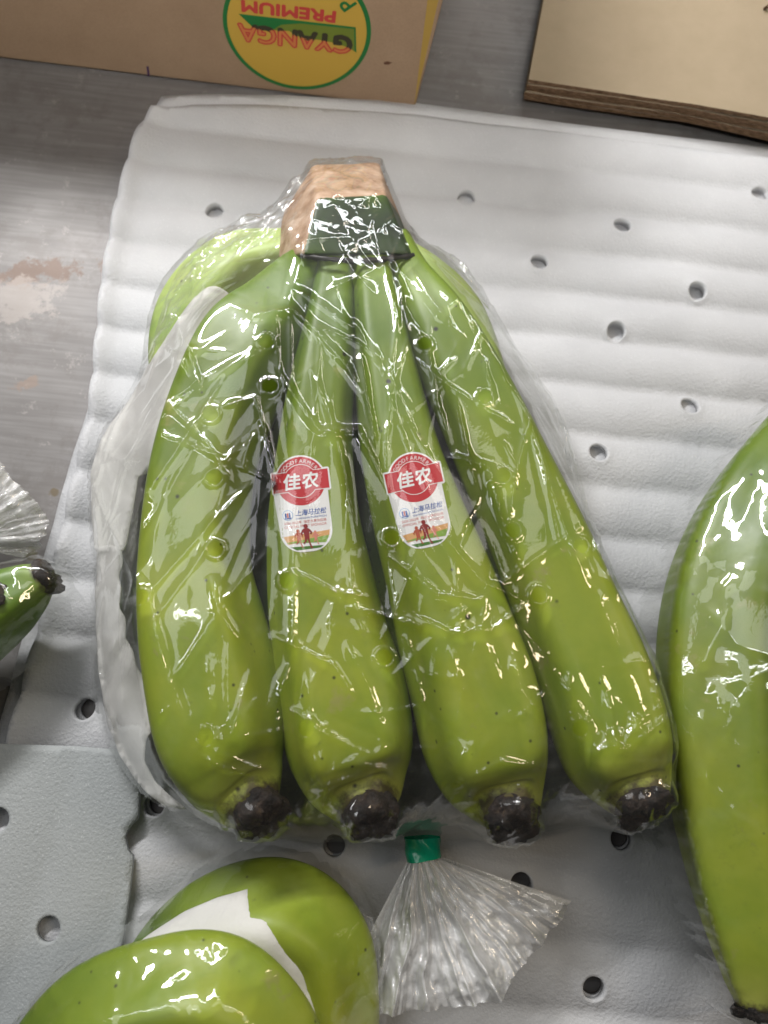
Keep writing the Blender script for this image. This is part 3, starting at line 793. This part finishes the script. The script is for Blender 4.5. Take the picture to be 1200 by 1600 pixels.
def sample(grid, x, y):
    x0, y0, st, H = grid
    fx = np.clip((x - x0) / st, 0, H.shape[1] - 1.001); fy = np.clip((y - y0) / st, 0, H.shape[0] - 1.001)
    i = fx.astype(int); j = fy.astype(int); a = fx - i; b = fy - j
    return (H[j, i] * (1 - a) + H[j, i + 1] * a) * (1 - b) + (H[j + 1, i] * (1 - a) + H[j + 1, i + 1] * a) * b
def crease_field(x, y, creases):
    z = np.zeros(len(x))
    for pl, A, w in creases:
        L = len(pl) - 1
        best = np.zeros(len(x))
        bx0 = min(p[0] for p in pl) - 6 * w; bx1 = max(p[0] for p in pl) + 6 * w; by0 = min(p[1] for p in pl) - 6 * w; by1 = max(p[1] for p in pl) + 6 * w
        k = np.nonzero((x > bx0) & (x < bx1) & (y > by0) & (y < by1))[0]
        if not len(k): continue
        m_ = np.zeros(len(k))
        for s in range(L):
            d, t_ = segdist(x[k], y[k], pl[s], pl[s + 1])
            g = (s + t_) / L
            m_ = np.maximum(m_, np.exp(-d / w) * np.clip(np.minimum(g, 1 - g) * 5, 0.0, 1))
        z[k] += A * m_
    return z
def rand_creases(poly, n, direction, spread, lens, amps, wid, seed):
    r = np.random.default_rng(seed); poly = np.asarray(poly); out = []
    lo, hi = poly.min(0), poly.max(0)
    while len(out) < n:
        c = r.uniform(lo, hi)
        if not inside(poly, np.array([c[0]]), np.array([c[1]]))[0]: continue
        d = direction(c) if callable(direction) else direction
        a = d + r.normal(0, spread) if r.random() < .75 else r.uniform(0, math.pi)
        L = r.uniform(*lens); k = r.normal(0, .14)
        pl = [tuple(c + L * s * np.array([math.cos(a + k * s), math.sin(a + k * s)])) for s in (-.5, -.17, .17, .5)]
        out.append((pl, r.uniform(*amps) * (1 if r.random() < .8 else -.6), r.uniform(*wid)))
    return out
def film(name, parent, outline, tree, edge_z, creases, holes, step, m, lift=.0011, mstep=.0012, calm=()):
    poly = resample(outline, .004, smooth=1)
    # keep the margin clear of what is inside
    nxt = np.roll(poly, -1, 0) - np.roll(poly, 1, 0); nrm = np.c_[nxt[:, 1], -nxt[:, 0]]; nrm /= np.linalg.norm(nrm, axis=1)[:, None] + 1e-9
    if np.sum(poly[:, 0] * np.roll(poly[:, 1], -1) - poly[:, 1] * np.roll(poly[:, 0], -1)) < 0: nrm = -nrm
    push = np.zeros(len(poly))
    for k in range(len(poly)):
        for s_ in np.arange(-.0025, .012, .0005):
            q = poly[k] + nrm[k] * s_
            if tree.ray_cast(Vector((q[0], q[1], .3)), Vector((0, 0, -1)))[0] is not None: push[k] = max(push[k], s_ + .0026)
    for _ in range(3): push = np.maximum(push, (np.roll(push, 1) + push + np.roll(push, -1)) / 3)
    poly = poly + nrm * push[:, None]
    # ragged margin
    poly = poly + .0012 * np.c_[vnoise(poly[:, 0] * 180, poly[:, 1] * 180, 71) - .5, vnoise(poly[:, 0] * 180, poly[:, 1] * 180, 72) - .5]
    x0, y0, st, H, ob = membrane(poly, tree, edge_z, mstep, grow=True)
    xy, tri = plan_mesh(poly, holes, step)
    z = sample((x0, y0, st, H), xy[:, 0], xy[:, 1]); o_ = sample((x0, y0, st, ob), xy[:, 0], xy[:, 1])
    c = crease_field(xy[:, 0], xy[:, 1], creases)
    c += .0006 * (vnoise(xy[:, 0] * 50, xy[:, 1] * 32, 81) - .35) + .00004 * (vnoise(xy[:, 0] * 190, xy[:, 1] * 150, 82) - .5)
    for hx, hy, r, k_ in calm: c *= 1 - k_ * np.exp(-((xy[:, 0] - hx) ** 2 + (xy[:, 1] - hy) ** 2) / r ** 2)
    for hx, hy, r in holes:
        d = np.hypot(xy[:, 0] - hx, xy[:, 1] - hy); c += .0007 * np.exp(-((d - r * 1.18) / .0006) ** 2)
    z = np.maximum(z + lift + c, o_ + .00035)
    return mesh_obj(name, np.c_[xy, z], tri, m, parent), (poly, (x0, y0, st, H))

# foam liner tucked between the two rows: draped over the back row, then a torn rolled edge
tree_all = BVHTree.FromPolygons(BV, BF)
tree_back = BVHTree.FromPolygons(BV, BF[NTOP:])
lin = thing('foam_liner', P(220, 850, FZ), 'torn white foam liner sticking out left of the middle banana bunch inside its bag', 'foam liner')
lo = [(352, 474), (420, 520), (400, 640), (330, 745), (290, 742), (238, 738), (216, 744), (208, 790), (194, 862), (160, 872), (148, 860), (143, 800), (141, 736), (156, 690), (172, 664), (204, 628), (228, 596), (258, 562), (292, 522), (318, 494)]
po = resample(P2(lo, .022), .003)
x0, y0, st, H, ob = membrane(po, tree_back, FZ + .010, .0015, 220, True)
for _ in range(14): H = .2 * (H + np.roll(H, 1, 0) + np.roll(H, -1, 0) + np.roll(H, 1, 1) + np.roll(H, -1, 1))
xy, tri = plan_mesh(po, [], .0022)
z = sample((x0, y0, st, H), xy[:, 0], xy[:, 1]) + .0035 + .0016 * (vnoise(xy[:, 0] * 50, xy[:, 1] * 25, 91) - .5)
v, f = thick_sheet(xy, tri, z, .0009); mesh_obj('draped_sheet', v, f, M_LINER, lin); bank(v, f)
lo = [(147, 868), (152, 856), (172, 851), (190, 858), (192, 882), (186, 900), (192, 922), (188, 950), (199, 968), (198, 998), (210, 1018), (216, 1045), (232, 1070), (239, 1100), (250, 1123), (243, 1140), (232, 1152), (229, 1190), (244, 1222), (278, 1252), (292, 1266),
      (255, 1258), (215, 1226), (183, 1180), (160, 1130), (150, 1060), (146, 980), (145, 910)]
po = resample(P2(lo, .026), .002)
xy, tri = plan_mesh(po, [], .0017)
q0 = np.array(P2([(146, 870), (146, 980), (160, 1130), (217, 1228)], .026))
d = np.min([segdist(xy[:, 0], xy[:, 1], q0[i], q0[i + 1])[0] for i in range(3)], axis=0)
z = sample((x0, y0, st, H), xy[:, 0], xy[:, 1]) + .003 + .006 * np.sin(np.clip(d / .017, 0, 1) * 2.6) + .0042 * (vnoise(xy[:, 0] * 130, xy[:, 1] * 55, 95) - .4) + .0016 * (vnoise(xy[:, 0] * 300, xy[:, 1] * 150, 96) - .4)
z = np.maximum(z, FZ + .004)
v, f = thick_sheet(xy, tri, z, .001); mesh_obj('torn_edge', v, f, M_LINER, lin); bank(v, f)
tree_all = BVHTree.FromPolygons(BV, BF)

bag = thing('plastic_bag', P(600, 850, FZ), 'clear plastic bag around the middle banana bunch, its neck bound with green tape', 'bag', 'clear bags of bananas')
EZ = FZ + .0016
bag_out = [(505, 236), (555, 240), (600, 258), (618, 310), (655, 395), (705, 432), (765, 480), (818, 540), (862, 590), (905, 660), (927, 740), (952, 850), (988, 960), (1022, 1040), (1050, 1140), (1060, 1215), (1046, 1270), (990, 1290),
           (900, 1302), (800, 1326), (700, 1318), (660, 1312), (620, 1314), (560, 1326), (480, 1328), (400, 1318), (330, 1298), (270, 1272), (215, 1232), (178, 1180), (150, 1110), (142, 1000), (142, 850), (138, 740), (160, 665), (210, 590), (232, 510),
           (268, 440), (330, 382), (420, 326), (468, 270)]
def px_pl(pts):
    out = []
    for a, b in pts:
        h = tree_all.ray_cast(CAM, ray(a, b).normalized())
        z_ = h[0].z if h[0] is not None else .018
        out.append(tuple(P(a, b, max(z_, .026))[:2]))
    return out
traced = [([(905, 670), (925, 760), (945, 840)], .002, .0014), ([(880, 640), (895, 690), (903, 720)], .003, .0018), ([(915, 790), (930, 860), (960, 930)], .0026, .0014), ([(850, 590), (880, 650), (890, 700)], .002, .0012), ([(760, 490), (800, 540), (840, 610)], .002, .0014), ([(690, 430), (730, 470), (770, 520)], .0018, .0014),
          ([(150, 770), (165, 850), (172, 920)], .0016, .0012), ([(225, 600), (190, 680), (170, 730)], .0018, .0014), ([(160, 1000), (165, 1080), (190, 1150)], .0016, .0012), ([(1000, 990), (1020, 1080), (1035, 1160)], .0014, .0012),
          ([(480, 560), (530, 700), (560, 860)], .0010, .0012), ([(250, 640), (330, 700), (380, 790)], .0010, .0014), ([(600, 880), (680, 930), (760, 940)], .0012, .0012), ([(430, 1000), (520, 1040), (560, 1100)], .0012, .0013), ([(700, 1000), (720, 1080), (705, 1160)], .0012, .0013),
          ([(352, 472), (400, 498), (460, 500), (500, 530), (545, 592), (575, 640)], .0016, .0016), ([(455, 455), (510, 490), (560, 535)], .001, .0014),
          ([(420, 560), (470, 640), (500, 680), (560, 735), (618, 795)], .0017, .0017), ([(560, 545), (575, 640), (590, 720)], .001, .0013),
          ([(640, 425), (668, 470), (700, 512)], .0018, .0015), ([(720, 470), (765, 500), (790, 560)], .0018, .0018), ([(830, 560), (870, 650), (898, 705)], .0025, .0022),
          ([(860, 590), (905, 690), (925, 800), (960, 900)], .0018, .002), ([(915, 790), (940, 850), (968, 930)], .0016, .0015), ([(800, 600), (845, 720), (880, 830), (920, 930)], .0014, .002),
          ([(660, 790), (700, 850), (750, 910), (803, 960)], .0017, .0013), ([(803, 958), (770, 985), (700, 990), (620, 965)], .0012, .0014), ([(540, 950), (600, 975), (690, 990)], .001, .0014),
          ([(540, 1000), (575, 1075), (605, 1165)], .0014, .0016), ([(450, 890), (520, 925), (580, 940)], .0012, .0014), ([(690, 715), (735, 790), (770, 850)], .0013, .0014),
          ([(727, 780), (770, 830), (805, 905)], .0011, .0012), ([(880, 1050), (872, 1120), (870, 1190)], .0018, .0014), ([(945, 1080), (955, 1140), (945, 1190)], .0013, .0014), ([(900, 1180), (950, 1165), (990, 1175)], .0016, .0016),
          ([(330, 900), (345, 960), (380, 1010)], .0012, .0014), ([(240, 960), (260, 1050), (300, 1150)], .0012, .0018), ([(205, 850), (240, 950), (270, 1080)], .0014, .0016), ([(300, 1170), (350, 1200), (420, 1205)], .0016, .0018),
          ([(230, 545), (270, 565), (315, 620)], .002, .0018), ([(270, 480), (300, 560), (318, 625)], .0016, .0016), ([(400, 420), (440, 370), (475, 290)], .0022, .0022), ([(370, 440), (430, 400), (480, 345)], .002, .002), ([(300, 440), (370, 400), (440, 385)], .0022, .0024),
          ([(455, 1040), (440, 1110), (450, 1180)], .0015, .0016), ([(640, 1040), (660, 1130), (660, 1220)], .0014, .0016), ([(800, 1020), (812, 1080), (850, 1130)], .0016, .002), ([(820, 600), (800, 760), (790, 830)], .0008, .0014),
          ([(340, 640), (420, 690), (440, 770)], .001, .0015), ([(640, 1240), (600, 1200), (540, 1190)], .0012, .0015), ([(690, 1230), (780, 1190), (870, 1200)], .0012, .0016), ([(145, 735), (190, 740), (235, 720)], .0018, .0016), ([(140, 740), (180, 820), (235, 930)], .0012, .0016)]
creases = [(px_pl(p), a * 1.15, w) for p, a, w in traced]
ctr = np.array(P(540, 250, .05)[:2])
bp = np.array(P2(bag_out, .03))
creases += rand_creases(bp, 230, lambda c: math.atan2(*(c - ctr)[::-1]), .30, (.016, .085), (.0002, .0008), (.0007, .0015), 5)
low = np.array(P2([(220, 1130), (1050, 1100), (1060, 1270), (800, 1325), (480, 1325), (260, 1265)], .03))
creases += rand_creases(low, 130, 1.2, .6, (.006, .034), (.0003, .0011), (.0006, .0015), 6)
topc = np.array(P2([(505, 236), (600, 255), (650, 395), (700, 440), (420, 450), (250, 560), (270, 440), (420, 326)], .04))
creases += rand_creases(topc, 90, .95, .45, (.008, .045), (.0003, .0011), (.0007, .0018), 8)
edge = resample(bp, .008)
for k in range(len(edge)):
    a = edge[k]; b = edge[(k + 2) % len(edge)]; i_ = bp.mean(0)
    a2 = a + (i_ - a) * random.uniform(.0, .05); b2 = b + (i_ - b) * random.uniform(.0, .06)
    creases.append(([tuple(a2), tuple((a2 + b2) / 2 + RNG.normal(0, .001, 2)), tuple(b2)], random.uniform(.0004, .0014), random.uniform(.0008, .0016)))
vents = [(330, 650), (336, 750), (430, 637), (756, 625), (418, 540), (324, 1152), (795, 838), (783, 748), (450, 910), (480, 1138), (610, 852), (835, 935), (896, 1138), (660, 560), (340, 862), (600, 1030), (905, 855), (225, 935)]
VH = []
for a, b in vents:
    d = ray(a, b).normalized(); h = tree_all.ray_cast(CAM, d)
    q = h[0] if h[0] is not None else P(a, b, .05)
    VH.append((q.x, q.y, .0026))
bz = [.03, .03, .03, .03, .02, .02, .02, .02, .024, .03, .036, .042, .046, .049, .051, .051, .051, .046, .036, .046, .02, .015, .015, .042, .034, .042, .03, .018, .014, .012, .012, .012, .012, .012, .014, .016, .02, .022, .024, .026, .028]
assert len(bz) == len(bag_out)
_, (fpoly, fgrid) = film('film', bag, [tuple(P(a, b, q)[:2]) for (a, b), q in zip(bag_out, bz)], tree_all, EZ, creases, VH, .00075, M_FILM, calm=[(*P(550, 350, .068)[:2], .022, .88), (*P(545, 290, .055)[:2], .014, .5)])

def fold(pts, zp, n, direction, seed, over, amp=1.0):
    """a second, slack layer of the bag lying under or over the first"""
    o2 = np.array(P2(pts, zp)); xy, tri = plan_mesh(o2, [], .0011)
    cf = rand_creases(o2, n, direction, .5, (.006, .036), (.0005 * amp, .0016 * amp), (.0007, .0016), seed)
    c = crease_field(xy[:, 0], xy[:, 1], cf) + .002 * vnoise(xy[:, 0] * 150, xy[:, 1] * 110, seed + 1)
    de = np.min([segdist(xy[:, 0], xy[:, 1], o2[i], o2[(i + 1) % len(o2)])[0] for i in range(len(o2))], axis=0)
    if over: z = sample(fgrid, xy[:, 0], xy[:, 1]) + .0026 + c + .003 * vnoise(xy[:, 0] * 60, xy[:, 1] * 40, seed + 2) * np.clip(de / .006, 0, 1)
    else: z = np.minimum(EZ + (.008 + c + .010 * vnoise(xy[:, 0] * 60, xy[:, 1] * 40, 44)) * np.clip(de / .012, .15, 1), .036)
    return mesh_obj('film_fold', np.c_[xy, z], tri, M_FOLD, bag)
fold([(215, 1190), (330, 1225), (470, 1232), (560, 1215), (660, 1205), (760, 1225), (900, 1215), (1040, 1205), (1052, 1262), (985, 1286), (900, 1298), (800, 1318), (700, 1316), (640, 1312), (560, 1320), (480, 1322), (400, 1312), (330, 1292), (270, 1266)], .022, 150, 1.45, 17, False)
fold([(262, 500), (285, 440), (335, 388), (420, 334), (462, 300), (478, 322), (462, 380), (440, 432), (390, 455), (330, 472), (300, 505), (272, 560), (240, 560)], .04, 60, .9, 23, True, 1.2)
fold([(655, 402), (705, 436), (765, 484), (818, 544), (860, 596), (902, 664), (924, 742), (950, 850), (984, 955), (958, 950), (915, 850), (880, 745), (838, 660), (795, 590), (745, 520), (690, 470)], .026, 70, -1.0, 29, True, 1.0)

# gathered neck: band of tape and a pleated fan of film
def fan(name, parent, start, rim, z0, z1, dome, m, seed, nu=46, nv=260, flip=1):
    r = np.random.default_rng(seed)
    A_, B_ = start
    rim = resample(rim, .0, False) if False else np.asarray(rim, dtype=float)
    dd = np.r_[0, np.cumsum(np.hypot(*(rim[1:] - rim[:-1]).T))]; vv_ = np.linspace(0, 1, nv)
    E = np.c_[np.interp(vv_ * dd[-1], dd, rim[:, 0]), np.interp(vv_ * dd[-1], dd, rim[:, 1])]
    fr_ = [(r.uniform(5, 9), r.uniform(0, 6), .0042), (r.uniform(12, 18), r.uniform(0, 6), .0026), (r.uniform(24, 34), r.uniform(0, 6), .0011), (r.uniform(50, 70), r.uniform(0, 6), .0004)]
    jag = 1 + .03 * (vnoise(vv_ * 14, vv_ * 0, seed) - .5) + .012 * (vnoise(vv_ * 90, vv_ * 0, seed + 1) - .5)
    uu_, ww_ = np.meshgrid(np.linspace(0, 1, nu), vv_, indexing='ij')
    NZ = vnoise(uu_ * 4, ww_ * 9, seed + 5); NF = vnoise(uu_ * 14, ww_ * 30, seed + 6) - .5; NG = vnoise(uu_ * 30, ww_ * 60, seed + 8) - .5
    vs = []; fs = []
    for layer in (1, 0):
        b0 = len(vs)
        for i in range(nu):
            u = i / (nu - 1)
            for j in range(nv):
                v_ = vv_[j]
                s = P(A_[0] + (B_[0] - A_[0]) * v_, A_[1] + (B_[1] - A_[1]) * v_, z0)
                e = P(E[j, 0], E[j, 1], z1)
                p = s.lerp(e, u * (jag[j] if layer else jag[::-1][j] * .97))
                arch = math.sin(math.pi * v_)
                w = v_ + .016 * math.sin(u * 5 + v_ * 9) + .05 * (NZ[i, j] - .5)
                pl = sum(a_ * (1 - abs(math.sin(f_ * w * math.pi / 2 + o_))) for f_, o_, a_ in fr_) - .0025
                pl += .0022 * NF[i, j] + .0010 * NG[i, j]
                z = p.z + (dome * arch * (.35 + .65 * u) if layer else dome * .12 * arch) + pl * (.25 + u) * (1 if layer else .6) * min(1, arch * 3)
                z -= .004 * u * u * (1 if layer else 0)
                vs.append((p.x, p.y, max(z, FZ + .0015)))
        for i in range(nu - 1):
            for j in range(nv - 1):
                a = b0 + i * nv + j; fs.append((a, a + 1, a + nv + 1, a + nv) if flip > 0 else (a, a + nv, a + nv + 1, a + 1))
    return mesh_obj(name, vs, fs, m, parent)
fan('gathered_neck', bag, ((636, 1346), (688, 1338)), [(540, 1530), (560, 1562), (610, 1578), (670, 1572), (720, 1562), (770, 1546), (815, 1502), (855, 1465), (893, 1410)], .024, .024, .012, M_TAIL, 3)
def band(parent, a, b, c, d, z, th):
    """flattened sleeve of tape between two crosswise pixel edges a-b and c-d"""
    vs, fs = [], []; n = 24; rows = 9
    for i in range(rows):
        u = i / (rows - 1)
        l = P(a[0] + (c[0] - a[0]) * u, a[1] + (c[1] - a[1]) * u, z); r = P(b[0] + (d[0] - b[0]) * u, b[1] + (d[1] - b[1]) * u, z)
        m_ = (l + r) / 2; h = (r - l) / 2
        for k in range(n):
            an = 2 * math.pi * k / n
            vs.append(m_ + h * math.cos(an) * (1 + .03 * math.sin(3 * an + i)) + Vector((0, 0, th * math.sin(an) * (1 + .12 * math.sin(4 * an + i * .7)))))
    for i in range(rows - 1):
        for k in range(n): fs.append((i * n + k, i * n + (k + 1) % n, (i + 1) * n + (k + 1) % n, (i + 1) * n + k))
    return mesh_obj('tape_band', vs, fs, M_TAPE, parent)
band(bag, (631, 1309), (688, 1307), (635, 1347), (689, 1338), .023, .006)

# ------------------------------------------------------------------ neighbours
def neighbour(fingers, skin, label, bunch_loc, bag_label, outline, dirn, seed, n=140, liner=None, oz=.042):
    global BV, BF
    BV, BF = [], []
    b = thing('banana_bunch', P(*bunch_loc, FZ), label, 'bananas', 'hands of green bananas')
    for i, (pts, ph, tip) in enumerate(fingers): finger(pts, b, skin, seed + i, ph, tip, lobes=.085, ns=80, na=60)
    if liner: liner()
    g = thing('plastic_bag', P(*bunch_loc, FZ), bag_label, 'bag', 'clear bags of bananas')
    tr = BVHTree.FromPolygons(BV, BF); o2 = P2(outline, oz)
    cr_ = rand_creases(np.array(P2(outline, .03)), n, dirn, .6, (.006, .04), (.00025, .0009), (.0007, .0015), seed)
    film('film', g, o2, tr, EZ, cr_, [], .0014, M_FILM, mstep=.002)
    return b, g
R1 = [(1275, 650, 110, .038), (1222, 730, 140, .040), (1164, 830, 160, .040), (1130, 940, 174, .039), (1122, 1070, 178, .038), (1131, 1215, 168, .038), (1152, 1355, 150, .038), (1172, 1470, 120, .040), (1178, 1540, 84, .041), (1178, 1578, 54, .042)]
R2 = [(1300, 620, 110, .050), (1290, 720, 140, .054), (1290, 850, 160, .056), (1296, 1000, 170, .056), (1300, 1150, 170, .054), (1296, 1300, 160, .051), (1285, 1430, 130, .050), (1270, 1530, 70, .050)]
R3 = [(1400, 620, 110, .045), (1420, 850, 170, .045), (1430, 1100, 170, .045), (1410, 1350, 150, .045), (1380, 1500, 80, .045)]
neighbour([(R1, .45, True), (R2, 0, True), (R3, 0, True)], M_SKIN, 'hand of green bananas cut by the right edge of the photo', (1240, 1100),
          'clear plastic bag around the bananas at the right edge', [(1235, 630), (1185, 675), (1115, 745), (1062, 835), (1032, 930), (1024, 1030), (1036, 1150), (1044, 1270), (1080, 1400), (1120, 1500), (1150, 1590), (1260, 1620), (1480, 1560), (1540, 1100), (1480, 600), (1330, 560)], 1.3, 40, 330)
Q1 = [(20, 1800, 130, .046), (70, 1700, 160, .049), (150, 1607, 180, .053), (250, 1572, 190, .056), (335, 1566, 192, .057), (402, 1612, 172, .056), (440, 1690, 160, .052), (470, 1770, 110, .048)]
Q2 = [(230, 1570, 140, .024), (300, 1490, 160, .026), (370, 1452, 176, .027), (440, 1446, 182, .028), (492, 1484, 168, .027), (512, 1565, 150, .026), (520, 1680, 130, .026)]
def bottom_liner():
    q = thing('foam_liner', P(400, 1480, FZ), 'jagged white foam liner between the two bananas at the bottom edge', 'foam liner')
    o = [(170, 1510), (225, 1468), (280, 1432), (335, 1408), (388, 1393), (396, 1404), (388, 1420), (412, 1412), (443, 1405), (444, 1418), (431, 1434), (450, 1440), (456, 1462), (466, 1488), (482, 1512), (486, 1546), (500, 1580), (516, 1620), (505, 1650), (430, 1620), (350, 1570), (270, 1560), (200, 1560)]
    po_ = resample(P2(o, .046), .0012); xy_, tri_ = plan_mesh(po_, [], .002)
    tr = BVHTree.FromPolygons(BV, BF[len(BF) // 2:])
    x0_, y0_, st_, H_, ob_ = membrane(po_, tr, .036, .0015, 200)
    for _ in range(10): H_ = .2 * (H_ + np.roll(H_, 1, 0) + np.roll(H_, -1, 0) + np.roll(H_, 1, 1) + np.roll(H_, -1, 1))
    zz = sample((x0_, y0_, st_, H_), xy_[:, 0], xy_[:, 1]) + .0015 + .0012 * (vnoise(xy_[:, 0] * 50, xy_[:, 1] * 50, 5) - .3)
    vv2, ff2 = thick_sheet(xy_, tri_, zz, .0009); mesh_obj('draped_sheet', vv2, ff2, M_LINER, q); bank(vv2, ff2)
neighbour([(Q1, .55, True), (Q2, .5, True)], M_SKIN, 'two arched green bananas of a hand at the bottom edge', (300, 1650),
          'clear plastic bag over the arched bananas at the bottom edge', [(-60, 1760), (20, 1640), (90, 1560), (170, 1490), (250, 1425), (320, 1375), (390, 1348), (450, 1344), (515, 1366), (565, 1418), (588, 1500), (604, 1580), (620, 1680), (600, 1850), (200, 1900)], .5, 60, 260, liner=bottom_liner)
L1 = [(-260, 1080, 150, .036), (-160, 1030, 170, .036), (-70, 985, 150, .036), (0, 945, 118, .036), (40, 920, 86, .037), (68, 903, 52, .038)]
L2 = [(-260, 960, 120, .046), (-160, 960, 140, .046), (-80, 950, 110, .045), (-30, 945, 70, .044), (-8, 940, 50, .044)]
lb, lg = neighbour([(L1, 0, True), (L2, 0, True)], M_SKIN_DEEP, 'green banana tip poking in from the left edge', (-100, 980),
          'clear plastic bag with a crumpled neck over the banana tip at the left edge', [(-330, 900), (-200, 840), (-60, 868), (40, 868), (86, 888), (94, 920), (60, 985), (0, 1050), (-120, 1120), (-330, 1200)], .4, 80, 70, oz=.036)
fan('gathered_neck', lg, ((-90, 880), (-70, 850)), [(-20, 690), (10, 730), (40, 765), (70, 790), (84, 815), (70, 850), (40, 872)], .022, .016, .016, M_TAIL, 9, 30, 160)

for o in S.objects:
    if '_base' in o: del o['_base']
